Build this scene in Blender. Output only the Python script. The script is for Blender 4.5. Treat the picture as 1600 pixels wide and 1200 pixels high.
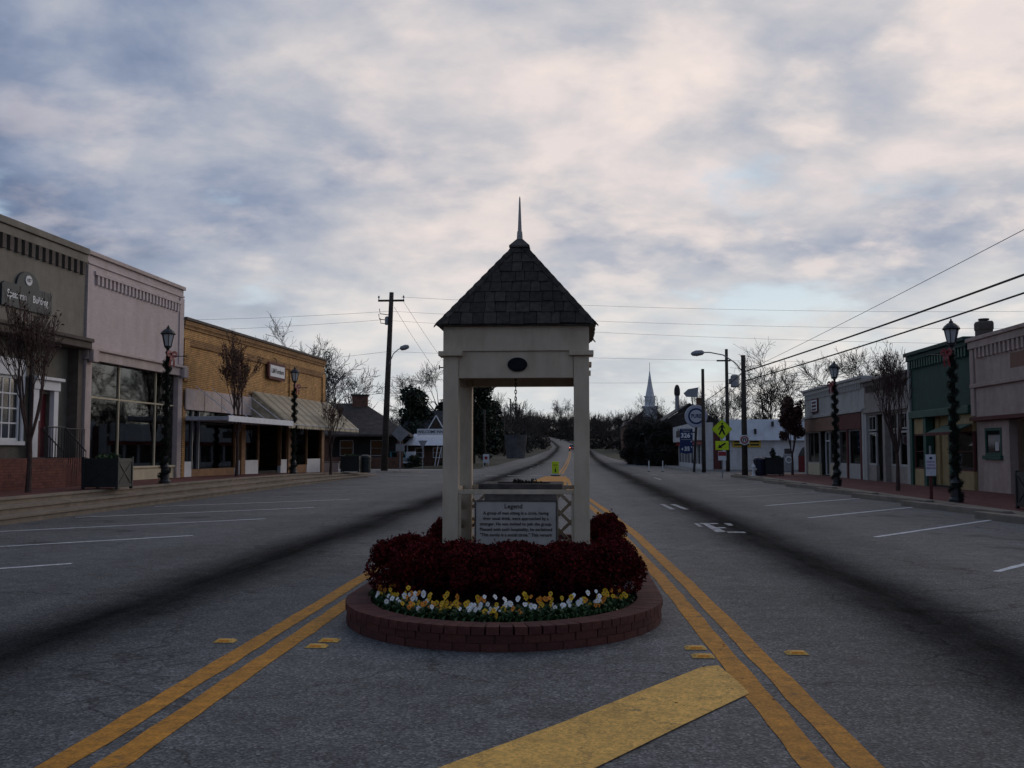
import bpy, math, random
import numpy as np
from mathutils import Vector, Matrix
PI = math.pi
R = math.radians
for o in list(bpy.data.objects):
    bpy.data.objects.remove(o)
S = bpy.context.scene
COL = S.collection

# ------------------------------------------------------------------ camera
cam = bpy.data.cameras.new('camera')
camo = bpy.data.objects.new('camera', cam)
COL.objects.link(camo)
cam.sensor_width = 36
cam.lens = 35.325
cam.clip_start = 0.05
cam.clip_end = 8000
camo.location = (0, 0, 1.55)
camo.rotation_euler = (R(90 + 3.826), 0, R(3.636))
S.camera = camo

# ------------------------------------------------------------------ sky, sun, exposure
SUN_AZ = 38      # degrees right of the street's direction (+Y)
SUN_EL = 5
SKY_OFF = (12.6, 9.1, 2.4)
W = bpy.data.worlds.new('World')
S.world = W
W.use_nodes = True
nt = W.node_tree
nt.nodes.clear()


def N(nt, t, **kw):
    n = nt.nodes.new(t)
    for k, v in kw.items():
        if k.startswith('i_'):
            key = k[2:]
            key = int(key) if key.isdigit() else key
            n.inputs[key].default_value = v
        else:
            setattr(n, k, v)
    return n


def math_n(nt, op, a, b=None, c=None, clamp=False):
    n = nt.nodes.new('ShaderNodeMath')
    n.operation = op
    n.use_clamp = clamp
    for i, x in enumerate((a, b, c)):
        if x is None:
            continue
        if isinstance(x, (int, float)):
            n.inputs[i].default_value = x
        else:
            nt.links.new(x, n.inputs[i])
    return n.outputs[0]


def ramp_n(nt, fac, stops, interp='LINEAR'):
    n = nt.nodes.new('ShaderNodeValToRGB')
    n.color_ramp.interpolation = interp
    e = n.color_ramp.elements
    while len(e) > 1:
        e.remove(e[0])
    e[0].position = stops[0][0]
    e[0].color = (*stops[0][1], 1)
    for p, c in stops[1:]:
        k = e.new(p)
        k.color = (*c, 1)
    nt.links.new(fac, n.inputs[0])
    return n.outputs[0]


def mix_n(nt, fac, a, b, mode='MIX'):
    n = nt.nodes.new('ShaderNodeMix')
    n.data_type = 'RGBA'
    n.blend_type = mode
    for sock, x in ((n.inputs[0], fac), (n.inputs[6], a), (n.inputs[7], b)):
        if isinstance(x, (int, float)):
            sock.default_value = x
        elif isinstance(x, tuple):
            sock.default_value = (*x, 1)
        else:
            nt.links.new(x, sock)
    return n.outputs[2]


def build_sky():
    L = nt.links.new
    tc = N(nt, 'ShaderNodeTexCoord')
    sep = N(nt, 'ShaderNodeSeparateXYZ')
    L(tc.outputs['Generated'], sep.inputs[0])
    zc = math_n(nt, 'MAXIMUM', sep.outputs[2], 0.0)
    den = math_n(nt, 'ADD', zc, 0.30)
    px = math_n(nt, 'DIVIDE', sep.outputs[0], den)
    py = math_n(nt, 'DIVIDE', sep.outputs[1], den)
    cmb = N(nt, 'ShaderNodeCombineXYZ')
    L(px, cmb.inputs[0])
    L(py, cmb.inputs[1])
    mp = N(nt, 'ShaderNodeMapping')
    mp.inputs['Location'].default_value = SKY_OFF
    mp.inputs['Rotation'].default_value = (0, 0, R(-24))
    mp.inputs['Scale'].default_value = (1.5, 1.7, 1)
    L(cmb.outputs[0], mp.inputs[0])

    def noise(sc, det, ro, dis=0.25):
        n = N(nt, 'ShaderNodeTexNoise', i_Scale=sc, i_Detail=det, i_Roughness=ro, i_Distortion=dis)
        L(mp.outputs[0], n.inputs['Vector'])
        return n.outputs[0]
    n1 = noise(1.8, 8.0, 0.54, 0.12)
    n2 = noise(0.6, 2.0, 0.40, 0.1)
    n3 = noise(2.3, 8.0, 0.54, 0.15)
    n4 = noise(4.0, 7.0, 0.53, 0.1)
    sky = N(nt, 'ShaderNodeTexSky')
    sky.sky_type = 'NISHITA'
    sky.sun_disc = False
    sky.sun_elevation = R(SUN_EL)
    sky.sun_rotation = R(SUN_AZ)
    sky.air_density = 1.0
    sky.dust_density = 0.6
    sky.ozone_density = 1.5
    # brighter cloud towards the low sun, as the evening sky in view shows
    sd = Vector((math.sin(R(SUN_AZ)), math.cos(R(SUN_AZ)), 0.12)).normalized()
    dt = N(nt, 'ShaderNodeVectorMath', operation='DOT_PRODUCT')
    L(tc.outputs['Generated'], dt.inputs[0])
    dt.inputs[1].default_value = sd
    sunny = math_n(nt, 'MULTIPLY_ADD', dt.outputs['Value'], 0.5, 0.5, True)
    th = math_n(nt, 'ADD', math_n(nt, 'MULTIPLY', n1, 0.65), math_n(nt, 'MULTIPLY', n2, 0.35))
    cov = ramp_n(nt, th, [(0.355, (0, 0, 0)), (0.465, (1, 1, 1))], 'EASE')
    tone = math_n(nt, 'ADD', math_n(nt, 'MULTIPLY', n2, 0.45), math_n(nt, 'MULTIPLY', n3, 0.55))
    tone = math_n(nt, 'ADD', tone, math_n(nt, 'MULTIPLY', math_n(nt, 'SUBTRACT', sunny, 0.87), 0.70))
    ccol = ramp_n(nt, tone, [(0.33, (0.11, 0.15, 0.25)), (0.425, (0.215, 0.255, 0.355)), (0.50, (0.355, 0.372, 0.435)), (0.57, (0.49, 0.475, 0.495)), (0.65, (0.68, 0.60, 0.58))])
    ccol = mix_n(nt, 1.0, ccol, (10.0, 10.0, 10.0), 'MULTIPLY')
    puff = math_n(nt, 'MULTIPLY', ramp_n(nt, math_n(nt, 'ADD', math_n(nt, 'MULTIPLY', n4, 0.5), math_n(nt, 'MULTIPLY', n1, 0.5)), [(0.485, (0, 0, 0)), (0.64, (1, 1, 1))], 'EASE'), math_n(nt, 'MULTIPLY', math_n(nt, 'POWER', sunny, 3.0), 0.7))
    ccol = mix_n(nt, puff, ccol, (8.6, 7.2, 6.4))
    gap = mix_n(nt, 0.80, sky.outputs[0], (4.9, 6.1, 7.3))
    hz = ramp_n(nt, zc, [(0.0, (1, 1, 1)), (0.09, (0.6, 0.6, 0.6)), (0.22, (0, 0, 0))], 'EASE')
    col = mix_n(nt, math_n(nt, 'MULTIPLY', cov, 0.95), gap, ccol)
    hz2 = math_n(nt, 'MULTIPLY', math_n(nt, 'MULTIPLY', hz, 0.9), sunny)
    col = mix_n(nt, hz2, col, (6.9, 7.05, 6.8))
    bg = N(nt, 'ShaderNodeBackground', i_Strength=0.120)
    L(col, bg.inputs[0])
    out = N(nt, 'ShaderNodeOutputWorld')
    L(bg.outputs[0], out.inputs[0])


build_sky()
sun = bpy.data.lights.new('sun', 'SUN')
sun.energy = 0.5
sun.angle = R(25)
sun.color = (1.0, 0.86, 0.74)
suno = bpy.data.objects.new('sun', sun)
COL.objects.link(suno)
_d = -Vector((math.sin(R(SUN_AZ)) * math.cos(R(14)), math.cos(R(SUN_AZ)) * math.cos(R(14)), math.sin(R(14))))
suno.rotation_euler = _d.to_track_quat('-Z', 'Y').to_euler()
S.view_settings.view_transform = 'Standard'
S.view_settings.look = 'None'
S.view_settings.exposure = 0.0
S.view_settings.gamma = 1.0
S.view_settings.use_curve_mapping = False


# ------------------------------------------------------------------ materials
def mat(name, col, rough=0.8, var=0.18, scale=6.0, bump=0.1, bscale=None, metal=0.0, spec=0.3, col2=None, kind=None, **kw):
    m = bpy.data.materials.new(name)
    m.use_nodes = True
    t = m.node_tree
    b = t.nodes['Principled BSDF']
    L = t.links.new
    b.inputs['Roughness'].default_value = rough
    b.inputs['Metallic'].default_value = metal
    b.inputs['Specular IOR Level'].default_value = spec
    tc = N(t, 'ShaderNodeTexCoord')
    n1 = N(t, 'ShaderNodeTexNoise', i_Scale=scale, i_Detail=6.0, i_Roughness=0.6)
    L(tc.outputs['Object'], n1.inputs['Vector'])
    lo = tuple(c * (1 - var) for c in col)
    hi = tuple(min(1, c * (1 + var)) for c in (col2 or col))
    c = ramp_n(t, n1.outputs[0], [(0.3, lo), (0.7, hi)])
    n0 = N(t, 'ShaderNodeTexNoise', i_Scale=scale * 0.13, i_Detail=3.0)
    L(tc.outputs['Object'], n0.inputs['Vector'])
    g = ramp_n(t, n0.outputs[0], [(0.3, (1 - var * 0.8,) * 3), (0.7, (1, 1, 1))])
    c = mix_n(t, 1.0, c, g, 'MULTIPLY')
    if kw.get('streak'):
        ms_ = N(t, 'ShaderNodeMapping')
        ms_.inputs['Scale'].default_value = kw.get('sscale', (0.9, 0.9, 0.25))
        L(tc.outputs['Object'], ms_.inputs[0])
        n5 = N(t, 'ShaderNodeTexNoise', i_Scale=1.6, i_Detail=7.0, i_Roughness=0.62)
        L(ms_.outputs[0], n5.inputs['Vector'])
        q_ = 1 - kw['streak']
        c = mix_n(t, 1.0, c, ramp_n(t, n5.outputs[0], [(0.36, (q_, q_ * 0.98, q_ * 0.94)), (0.60, (1, 1, 1))]), 'MULTIPLY')
    if kw.get('wear'):
        n6 = N(t, 'ShaderNodeTexNoise', i_Scale=kw.get('wscale', 7.0), i_Detail=9.0, i_Roughness=0.72)
        L(tc.outputs['Object'], n6.inputs['Vector'])
        v6 = N(t, 'ShaderNodeTexVoronoi', i_Scale=62.0)
        L(tc.outputs['Object'], v6.inputs['Vector'])
        c = mix_n(t, 1.0, c, ramp_n(t, v6.outputs['Color'], [(0.1, (0.72, 0.72, 0.72)), (0.9, (1.15, 1.15, 1.15))]), 'MULTIPLY')
        w_ = kw['wear']
        c = mix_n(t, ramp_n(t, n6.outputs[0], [(w_ - 0.05, (0.9, 0.9, 0.9)), (w_ + 0.03, (0, 0, 0))]), c, (0.075, 0.072, 0.068))
    if kw.get('crack'):
        vk = N(t, 'ShaderNodeTexVoronoi', i_Scale=kw['crack'])
        vk.feature = 'DISTANCE_TO_EDGE'
        nk = N(t, 'ShaderNodeVectorMath', operation='MULTIPLY_ADD')
        L(n6.outputs['Color'], nk.inputs[0])
        nk.inputs[1].default_value = (0.5, 0.5, 0)
        L(tc.outputs['Object'], nk.inputs[2])
        L(nk.outputs[0], vk.inputs['Vector'])
        c = mix_n(t, ramp_n(t, vk.outputs['Distance'], [(0.0, (0.8, 0.8, 0.8)), (0.006, (0, 0, 0))]), c, (0.05, 0.045, 0.04))
    hgt = None
    if kind == 'brick':
        sp = N(t, 'ShaderNodeSeparateXYZ')
        L(tc.outputs['Object'], sp.inputs[0])
        cb = N(t, 'ShaderNodeCombineXYZ')
        ax = kw.get('axes', (0, 2))
        L(sp.outputs[ax[0]], cb.inputs[0])
        L(sp.outputs[ax[1]], cb.inputs[1])
        bt = N(t, 'ShaderNodeTexBrick', i_Scale=1.0)
        bt.inputs['Brick Width'].default_value = kw.get('bw', 0.22)
        bt.inputs['Row Height'].default_value = kw.get('bh', 0.08)
        bt.inputs['Mortar Size'].default_value = kw.get('ms', 0.009)
        bt.inputs['Mortar Smooth'].default_value = 0.3
        bv = kw.get('bvar', 1.0)
        bt.inputs['Color1'].default_value = (1 - 0.22 * bv, 1 - 0.22 * bv, 1 - 0.22 * bv, 1)
        bt.inputs['Color2'].default_value = (1 + 0.15 * bv, 1 + 0.10 * bv, 1 + 0.05 * bv, 1)
        mo = kw.get('mortar', 0.55)
        bt.inputs['Mortar'].default_value = (mo, mo, mo, 1)
        L(cb.outputs[0], bt.inputs['Vector'])
        c = mix_n(t, 1.0, c, bt.outputs['Color'], 'MULTIPLY')
        hgt = bt.outputs['Fac']
    L(c, b.inputs['Base Color'])
    if bump:
        n2 = N(t, 'ShaderNodeTexNoise', i_Scale=bscale or scale * 8, i_Detail=4.0)
        L(tc.outputs['Object'], n2.inputs['Vector'])
        h = n2.outputs[0]
        if hgt is not None:
            h = math_n(t, 'MULTIPLY_ADD', hgt, -1.5, h)
        bp = N(t, 'ShaderNodeBump', i_Strength=min(1, bump * 3), i_Distance=0.01)
        L(h, bp.inputs['Height'])
        L(bp.outputs[0], b.inputs['Normal'])
    return m


MT = {}


def defmats():
    d = MT
    d['paint_cream'] = mat('cream_paint', (0.56, 0.455, 0.335), 0.65, 0.10, 3, 0.05, streak=0.15, sscale=(4.0, 4.0, 0.8))
    d['shingle'] = [mat('shingle_a', (0.044, 0.036, 0.030), 0.9, 0.45, 14, 0.3, 60), mat('shingle_b', (0.060, 0.049, 0.040), 0.9, 0.45, 14, 0.3, 60), mat('shingle_c', (0.033, 0.028, 0.024), 0.9, 0.45, 14, 0.3, 60)]
    d['dark_wood'] = mat('weathered_wood', (0.10, 0.085, 0.075), 0.85, 0.35, 9, 0.25)
    d['grey_wood'] = mat('grey_wood', (0.11, 0.112, 0.118), 0.85, 0.35, 9, 0.25)
    d['stone'] = mat('well_stone', (0.22, 0.20, 0.18), 0.9, 0.5, 7, 0.4)
    d['black_metal'] = mat('black_metal', (0.013, 0.013, 0.014), 0.45, 0.2, 5, 0.03, spec=0.5)
    d['plaque'] = mat('dark_plaque', (0.012, 0.014, 0.018), 0.8, 0.2, 9, 0.03, spec=0.1)
    d['text_dark'] = mat('dark_lettering', (0.03, 0.024, 0.02), 0.7, 0.1, 5, 0)
    d['text_white'] = mat('white_lettering', (0.75, 0.75, 0.75), 0.6, 0.05, 5, 0)
    d['text_purple'] = mat('purple_lettering', (0.30, 0.12, 0.38), 0.6, 0.05, 5, 0)
    d['board'] = mat('sign_board', (0.43, 0.38, 0.33), 0.7, 0.12, 5, 0.05)
    d['brick_red'] = [mat('planter_brick_a', (0.100, 0.032, 0.026), 0.85, 0.25, 25, 0.25), mat('planter_brick_b', (0.088, 0.029, 0.024), 0.85, 0.25, 25, 0.25), mat('planter_brick_c', (0.114, 0.037, 0.029), 0.85, 0.25, 25, 0.25)]
    d['mortar'] = mat('mortar', (0.085, 0.036, 0.030), 0.95, 0.2, 20, 0.2)
    d['soil'] = mat('soil', (0.03, 0.022, 0.016), 0.95, 0.4, 12, 0.5)
    d['leaf_red'] = [mat('burgundy_leaf_a', (0.080, 0.007, 0.009), 0.85, 0.3, 30, 0, spec=0.06), mat('burgundy_leaf_b', (0.125, 0.010, 0.013), 0.85, 0.3, 30, 0, spec=0.06), mat('burgundy_leaf_c', (0.034, 0.006, 0.006), 0.85, 0.3, 30, 0, spec=0.06)]
    d['leaf_green'] = [mat('green_leaf_a', (0.035, 0.075, 0.022), 0.55, 0.3, 30, 0), mat('green_leaf_b', (0.05, 0.10, 0.03), 0.55, 0.3, 30, 0), mat('green_leaf_c', (0.022, 0.05, 0.016), 0.55, 0.3, 30, 0)]
    d['evergreen'] = [mat('evergreen_a', (0.022, 0.032, 0.018), 0.7, 0.3, 2, 0), mat('evergreen_b', (0.034, 0.045, 0.024), 0.7, 0.3, 2, 0), mat('evergreen_c', (0.014, 0.020, 0.012), 0.7, 0.3, 2, 0)]
    d['thicket'] = [mat('thicket_a', (0.034, 0.028, 0.022), 0.8, 0.3, 2, 0), mat('thicket_b', (0.048, 0.038, 0.028), 0.8, 0.3, 2, 0), mat('thicket_c', (0.022, 0.022, 0.017), 0.8, 0.3, 2, 0)]
    d['garland'] = [mat('garland_a', (0.010, 0.018, 0.009), 0.6, 0.3, 20, 0), mat('garland_b', (0.016, 0.028, 0.013), 0.6, 0.3, 20, 0), mat('garland_c', (0.007, 0.011, 0.006), 0.6, 0.3, 20, 0)]
    d['redtree'] = [mat('autumn_leaf_a', (0.075, 0.026, 0.020), 0.6, 0.3, 20, 0), mat('autumn_leaf_b', (0.10, 0.038, 0.026), 0.6, 0.3, 20, 0), mat('autumn_leaf_c', (0.05, 0.018, 0.015), 0.6, 0.3, 20, 0)]
    d['bark'] = mat('grey_bark', (0.060, 0.050, 0.044), 0.9, 0.35, 6, 0.3)
    d['bark_far'] = mat('far_bark', (0.050, 0.042, 0.037), 0.95, 0.3, 1, 0)
    d['bark_red'] = mat('reddish_bark', (0.085, 0.050, 0.042), 0.85, 0.35, 9, 0.2)
    d['ribbon'] = mat('red_ribbon', (0.20, 0.008, 0.014), 0.5, 0.15, 9, 0.03, spec=0.5)
    d['lamp_glass'] = mat('lamp_glass', (0.5, 0.5, 0.49), 0.2, 0.1, 5, 0, spec=0.6)
    d['yellow_petal'] = mat('yellow_petal', (0.72, 0.42, 0.02), 0.6, 0.15, 40, 0)
    d['white_petal'] = mat('white_petal', (0.80, 0.80, 0.80), 0.6, 0.06, 40, 0)
    d['orange_petal'] = mat('orange_petal', (0.72, 0.25, 0.02), 0.6, 0.15, 40, 0)
    d['flower_eye'] = mat('flower_eye', (0.05, 0.02, 0.03), 0.6, 0.1, 40, 0)
    d['yellow_line'] = mat('yellow_road_paint', (0.60, 0.255, 0.026), 0.75, 0.28, 9, 0.2, 160, wear=0.37, wscale=9.0)
    d['yellow_bar'] = mat('yellow_bar_paint', (0.84, 0.47, 0.11), 0.75, 0.22, 7, 0.2, 160, wear=0.375, wscale=4.0, crack=1.3)
    d['white_line'] = mat('white_road_paint', (0.85, 0.80, 0.80), 0.75, 0.25, 9, 0.15, 160, wear=0.36, wscale=9.0)
    d['worn_line'] = mat('worn_white_paint', (0.46, 0.46, 0.46), 0.75, 0.45, 9, 0.15, 160, wear=0.45, wscale=9.0)
    d['concrete'] = mat('concrete', (0.25, 0.205, 0.16), 0.9, 0.22, 2.2, 0.2, 60)
    d['pale_concrete'] = mat('pale_concrete', (0.32, 0.30, 0.27), 0.9, 0.25, 3, 0.2, 60)
    d['paver'] = mat('brick_paving', (0.165, 0.056, 0.048), 0.85, 0.3, 5, 0.25, kind='brick', axes=(0, 1), bw=0.21, bh=0.105, ms=0.006, mortar=0.6)
    d['grass'] = mat('dormant_grass', (0.046, 0.044, 0.024), 0.95, 0.4, 0.6, 0.6, 14)
    d['tan_wall'] = mat('tan_stucco', (0.225, 0.205, 0.175), 0.9, 0.12, 3, 0.18, streak=0.14)
    d['tan_dark'] = mat('brown_cornice', (0.105, 0.085, 0.072), 0.85, 0.2, 4, 0.15)
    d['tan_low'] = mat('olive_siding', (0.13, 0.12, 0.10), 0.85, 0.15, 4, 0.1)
    d['pink_wall'] = mat('pink_painted_brick', (0.56, 0.475, 0.475), 0.85, 0.07, 1.2, 0.12, kind='brick', ms=0.006, mortar=0.9, bvar=0.25, streak=0.14)
    d['pink_trim'] = mat('pink_trim', (0.50, 0.41, 0.39), 0.8, 0.12, 4, 0.1, streak=0.14)
    d['cream_trim'] = mat('cream_trim', (0.50, 0.43, 0.30), 0.8, 0.12, 4, 0.1)
    d['yellow_brick'] = mat('yellow_brick', (0.64, 0.365, 0.145), 0.85, 0.22, 3, 0.3, kind='brick', ms=0.012, mortar=0.42, streak=0.14)
    d['yellow_brick2'] = mat('dark_yellow_brick', (0.34, 0.185, 0.075), 0.85, 0.25, 3, 0.3, kind='brick', ms=0.012, mortar=0.5)
    d['orange_wood'] = mat('orange_brown_wood', (0.27, 0.135, 0.06), 0.7, 0.25, 4, 0.12)
    d['white_paint'] = mat('white_paint', (0.68, 0.68, 0.69), 0.65, 0.08, 3, 0.06)
    d['white_wall'] = mat('white_block_wall', (0.60, 0.58, 0.58), 0.85, 0.12, 2, 0.15, streak=0.14)
    d['white_metal'] = mat('white_sheet_metal', (0.66, 0.67, 0.71), 0.5, 0.10, 2, 0.05)
    d['awning'] = mat('awning_metal', (0.48, 0.41, 0.285), 0.6, 0.22, 3, 0.08, streak=0.3, sscale=(1.5, 1.5, 1.5))
    d['awning_dark'] = mat('awning_stripe', (0.25, 0.205, 0.135), 0.6, 0.25, 3, 0.08)
    d['canopy'] = mat('canopy_metal', (0.42, 0.44, 0.47), 0.5, 0.15, 3, 0.05)
    d['red_door'] = mat('red_door', (0.12, 0.014, 0.02), 0.45, 0.15, 4, 0.04, spec=0.4)
    d['interior'] = mat('shop_interior', (0.05, 0.045, 0.04), 0.9, 0.4, 1, 0)
    d['curtain'] = mat('curtain', (0.55, 0.52, 0.50), 0.9, 0.1, 6, 0.05)
    d['grey_white'] = mat('grey_white_wall', (0.42, 0.40, 0.375), 0.85, 0.12, 3, 0.15, streak=0.14)
    d['beige_wall'] = mat('beige_wall', (0.31, 0.27, 0.245), 0.85, 0.15, 3, 0.15, streak=0.14)
    d['green_wall'] = mat('green_painted_wall', (0.012, 0.052, 0.042), 0.7, 0.15, 3, 0.12, streak=0.14)
    d['green_trim'] = mat('green_trim', (0.018, 0.07, 0.05), 0.6, 0.15, 3, 0.08)
    d['ochre'] = mat('ochre_panel', (0.40, 0.295, 0.15), 0.8, 0.14, 3, 0.1, streak=0.14)
    d['maroon'] = mat('maroon_awning', (0.115, 0.036, 0.032), 0.8, 0.2, 4, 0.1)
    d['brown_panel'] = mat('brown_panel', (0.23, 0.125, 0.085), 0.8, 0.15, 4, 0.1)
    d['salmon'] = mat('salmon_stucco', (0.46, 0.345, 0.305), 0.9, 0.12, 3, 0.2, streak=0.14)
    d['pole_wood'] = mat('utility_pole_wood', (0.062, 0.050, 0.042), 0.9, 0.35, 5, 0.3)
    d['galv'] = mat('galvanised', (0.28, 0.28, 0.29), 0.5, 0.15, 5, 0.04, metal=0.4)
    d['sign_back'] = mat('bare_aluminium', (0.28, 0.28, 0.28), 0.55, 0.15, 4, 0.03, metal=0.3)
    d['lime'] = mat('fluorescent_green', (0.62, 0.78, 0.02), 0.5, 0.06, 3, 0.0)
    d['sign_black'] = mat('sign_black', (0.012, 0.012, 0.012), 0.6, 0.1, 5, 0)
    d['sign_red'] = mat('sign_red', (0.32, 0.03, 0.035), 0.55, 0.1, 5, 0)
    d['sign_blue'] = mat('sign_blue', (0.012, 0.028, 0.105), 0.45, 0.12, 5, 0)
    d['sign_yellow'] = mat('sign_yellow', (0.55, 0.36, 0.05), 0.6, 0.12, 5, 0)
    d['brown_roof'] = mat('brown_roof', (0.075, 0.062, 0.055), 0.9, 0.3, 2, 0.3, kind='brick', axes=(0, 1), bw=0.5, bh=0.25, ms=0.02, mortar=0.6)
    d['brown_brick'] = mat('brown_brick', (0.17, 0.085, 0.06), 0.85, 0.25, 3, 0.2, kind='brick', ms=0.012, mortar=0.7)
    d['dark_wall'] = mat('dark_siding', (0.05, 0.045, 0.042), 0.85, 0.25, 3, 0.1)
    d['dark_roof'] = mat('dark_roof', (0.060, 0.056, 0.058), 0.85, 0.3, 1.5, 0.15)
    d['church_white'] = mat('church_white', (0.75, 0.74, 0.74), 0.8, 0.10, 1, 0.05)
    d['slate'] = mat('spire_slate', (0.60, 0.60, 0.61), 0.7, 0.15, 1, 0.05)
    d['teal_paint'] = mat('teal_car_paint', (0.12, 0.30, 0.34), 0.3, 0.08, 3, 0, spec=0.5)
    d['red_paint'] = mat('red_car_paint', (0.22, 0.03, 0.025), 0.3, 0.08, 3, 0, spec=0.5)
    d['tyre'] = mat('tyre', (0.018, 0.018, 0.018), 0.9, 0.2, 9, 0)
    d['car_glass'] = mat('car_glass', (0.015, 0.018, 0.02), 0.08, 0.1, 3, 0, spec=0.8)
    d['navy'] = mat('navy_plastic', (0.012, 0.016, 0.04), 0.45, 0.2, 4, 0.03)
    d['planter_black'] = mat('dark_iron', (0.014, 0.018, 0.018), 0.5, 0.3, 6, 0.05, spec=0.4)
    d['wire'] = mat('wire', (0.02, 0.02, 0.02), 0.7, 0.1, 3, 0)
    d['debris'] = mat('dead_leaf', (0.06, 0.04, 0.025), 0.9, 0.3, 30, 0)
    # shop glass: clear thin pane with a mirror sheen
    g = bpy.data.materials.new('window_glass')
    g.use_nodes = True
    t = g.node_tree
    t.nodes.clear()
    tr = N(t, 'ShaderNodeBsdfTransparent')
    tr.inputs[0].default_value = (0.72, 0.74, 0.72, 1)
    gl = N(t, 'ShaderNodeBsdfGlossy')
    gl.inputs['Roughness'].default_value = 0.02
    gl.inputs[0].default_value = (0.8, 0.8, 0.8, 1)
    fr = N(t, 'ShaderNodeFresnel', i_IOR=1.5)
    f = math_n(t, 'MULTIPLY_ADD', fr.outputs[0], 0.9, 0.02)
    mx = N(t, 'ShaderNodeMixShader')
    t.links.new(f, mx.inputs[0])
    t.links.new(tr.outputs[0], mx.inputs[1])
    t.links.new(gl.outputs[0], mx.inputs[2])
    o = N(t, 'ShaderNodeOutputMaterial')
    t.links.new(mx.outputs[0], o.inputs[0])
    d['glass'] = g
    # a lit tail lamp
    e = bpy.data.materials.new('lit_tail_lamp')
    e.use_nodes = True
    b = e.node_tree.nodes['Principled BSDF']
    b.inputs['Base Color'].default_value = (0.8, 0.1, 0.05, 1)
    b.inputs['Emission Color'].default_value = (1.0, 0.25, 0.15, 1)
    b.inputs['Emission Strength'].default_value = 2.0
    d['tail'] = e
    # asphalt with aggregate, oil-darkened wheel paths, cracks
    a = bpy.data.materials.new('asphalt')
    a.use_nodes = True
    t = a.node_tree
    L = t.links.new
    b = t.nodes['Principled BSDF']
    b.inputs['Roughness'].default_value = 0.66
    b.inputs['Specular IOR Level'].default_value = 0.22
    tc = N(t, 'ShaderNodeTexCoord')
    obj = tc.outputs['Object']
    uv = N(t, 'ShaderNodeUVMap', uv_map='lane')
    su = N(t, 'ShaderNodeSeparateXYZ')
    L(uv.outputs[0], su.inputs[0])
    na = N(t, 'ShaderNodeTexNoise', i_Scale=0.35, i_Detail=5.0)
    L(obj, na.inputs['Vector'])
    nb = N(t, 'ShaderNodeTexNoise', i_Scale=55.0, i_Detail=3.0, i_Roughness=0.7)
    L(obj, nb.inputs['Vector'])
    vo = N(t, 'ShaderNodeTexVoronoi', i_Scale=62.0)
    L(obj, vo.inputs['Vector'])
    base = ramp_n(t, na.outputs[0], [(0.3, (0.098, 0.097, 0.097)), (0.7, (0.150, 0.149, 0.148))])
    spk = ramp_n(t, vo.outputs['Color'], [(0.1, (0.38, 0.38, 0.38)), (0.6, (0.95, 0.95, 0.95)), (0.95, (2.2, 2.15, 2.05))])
    base = mix_n(t, 0.85, base, spk, 'MULTIPLY')
    sp2 = ramp_n(t, nb.outputs[0], [(0.3, (0.65, 0.65, 0.65)), (0.7, (1.3, 1.3, 1.3))])
    base = mix_n(t, 1.0, base, sp2, 'MULTIPLY')
    nm = N(t, 'ShaderNodeTexNoise', i_Scale=3.2, i_Detail=7.0, i_Roughness=0.65)
    L(obj, nm.inputs['Vector'])
    base = mix_n(t, 1.0, base, ramp_n(t, nm.outputs[0], [(0.32, (0.72, 0.72, 0.72)), (0.68, (1.22, 1.22, 1.22))]), 'MULTIPLY')
    wob = N(t, 'ShaderNodeTexNoise', i_Scale=0.16, i_Detail=2.0)
    L(obj, wob.inputs['Vector'])
    u = math_n(t, 'ADD', su.outputs[0], math_n(t, 'MULTIPLY_ADD', wob.outputs[0], 0.7, -0.35))
    tot = None
    for cx, sg, am in ((-4.3, 0.66, 1.0), (3.35, 0.66, 1.0), (-5.9, 0.5, 0.18), (4.9, 0.5, 0.18), (-2.95, 0.35, 0.12), (1.95, 0.35, 0.12)):
        q = math_n(t, 'DIVIDE', math_n(t, 'SUBTRACT', u, cx), sg)
        gq = math_n(t, 'MULTIPLY', math_n(t, 'EXPONENT', math_n(t, 'MULTIPLY', math_n(t, 'MULTIPLY', q, q), -0.8)), am)
        tot = gq if tot is None else math_n(t, 'ADD', tot, gq)
    ns = N(t, 'ShaderNodeTexNoise', i_Scale=4.0, i_Detail=8.0, i_Roughness=0.65)
    mp = N(t, 'ShaderNodeMapping')
    mp.inputs['Scale'].default_value = (1.0, 0.12, 1)
    L(obj, mp.inputs[0])
    L(mp.outputs[0], ns.inputs['Vector'])
    tot = math_n(t, 'MULTIPLY', tot, math_n(t, 'MULTIPLY_ADD', ns.outputs[0], 0.45, 0.74), None, True)
    base = mix_n(t, tot, base, mix_n(t, 1.0, base, (0.11, 0.11, 0.115), 'MULTIPLY'))
    L(math_n(t, 'MULTIPLY_ADD', tot, -0.180, 0.20), b.inputs['Specular IOR Level'])
    L(math_n(t, 'MULTIPLY_ADD', tot, 0.3, 0.68), b.inputs['Roughness'])
    # parking-bay oil drips
    no = N(t, 'ShaderNodeTexNoise', i_Scale=0.75, i_Detail=4.0)
    L(obj, no.inputs['Vector'])
    bay = math_n(t, 'GREATER_THAN', math_n(t, 'ABSOLUTE', math_n(t, 'ADD', su.outputs[0], 0.85)), 7.6)
    oil = math_n(t, 'MULTIPLY', ramp_n(t, no.outputs[0], [(0.60, (0, 0, 0)), (0.68, (0.75, 0.75, 0.75))]), bay)
    base = mix_n(t, oil, base, (0.035, 0.034, 0.033))
    # hairline cracks
    vc = N(t, 'ShaderNodeTexVoronoi', i_Scale=0.22)
    vc.feature = 'DISTANCE_TO_EDGE'
    nd = N(t, 'ShaderNodeTexNoise', i_Scale=1.2, i_Detail=4.0)
    L(obj, nd.inputs['Vector'])
    av = N(t, 'ShaderNodeVectorMath', operation='MULTIPLY_ADD')
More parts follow.
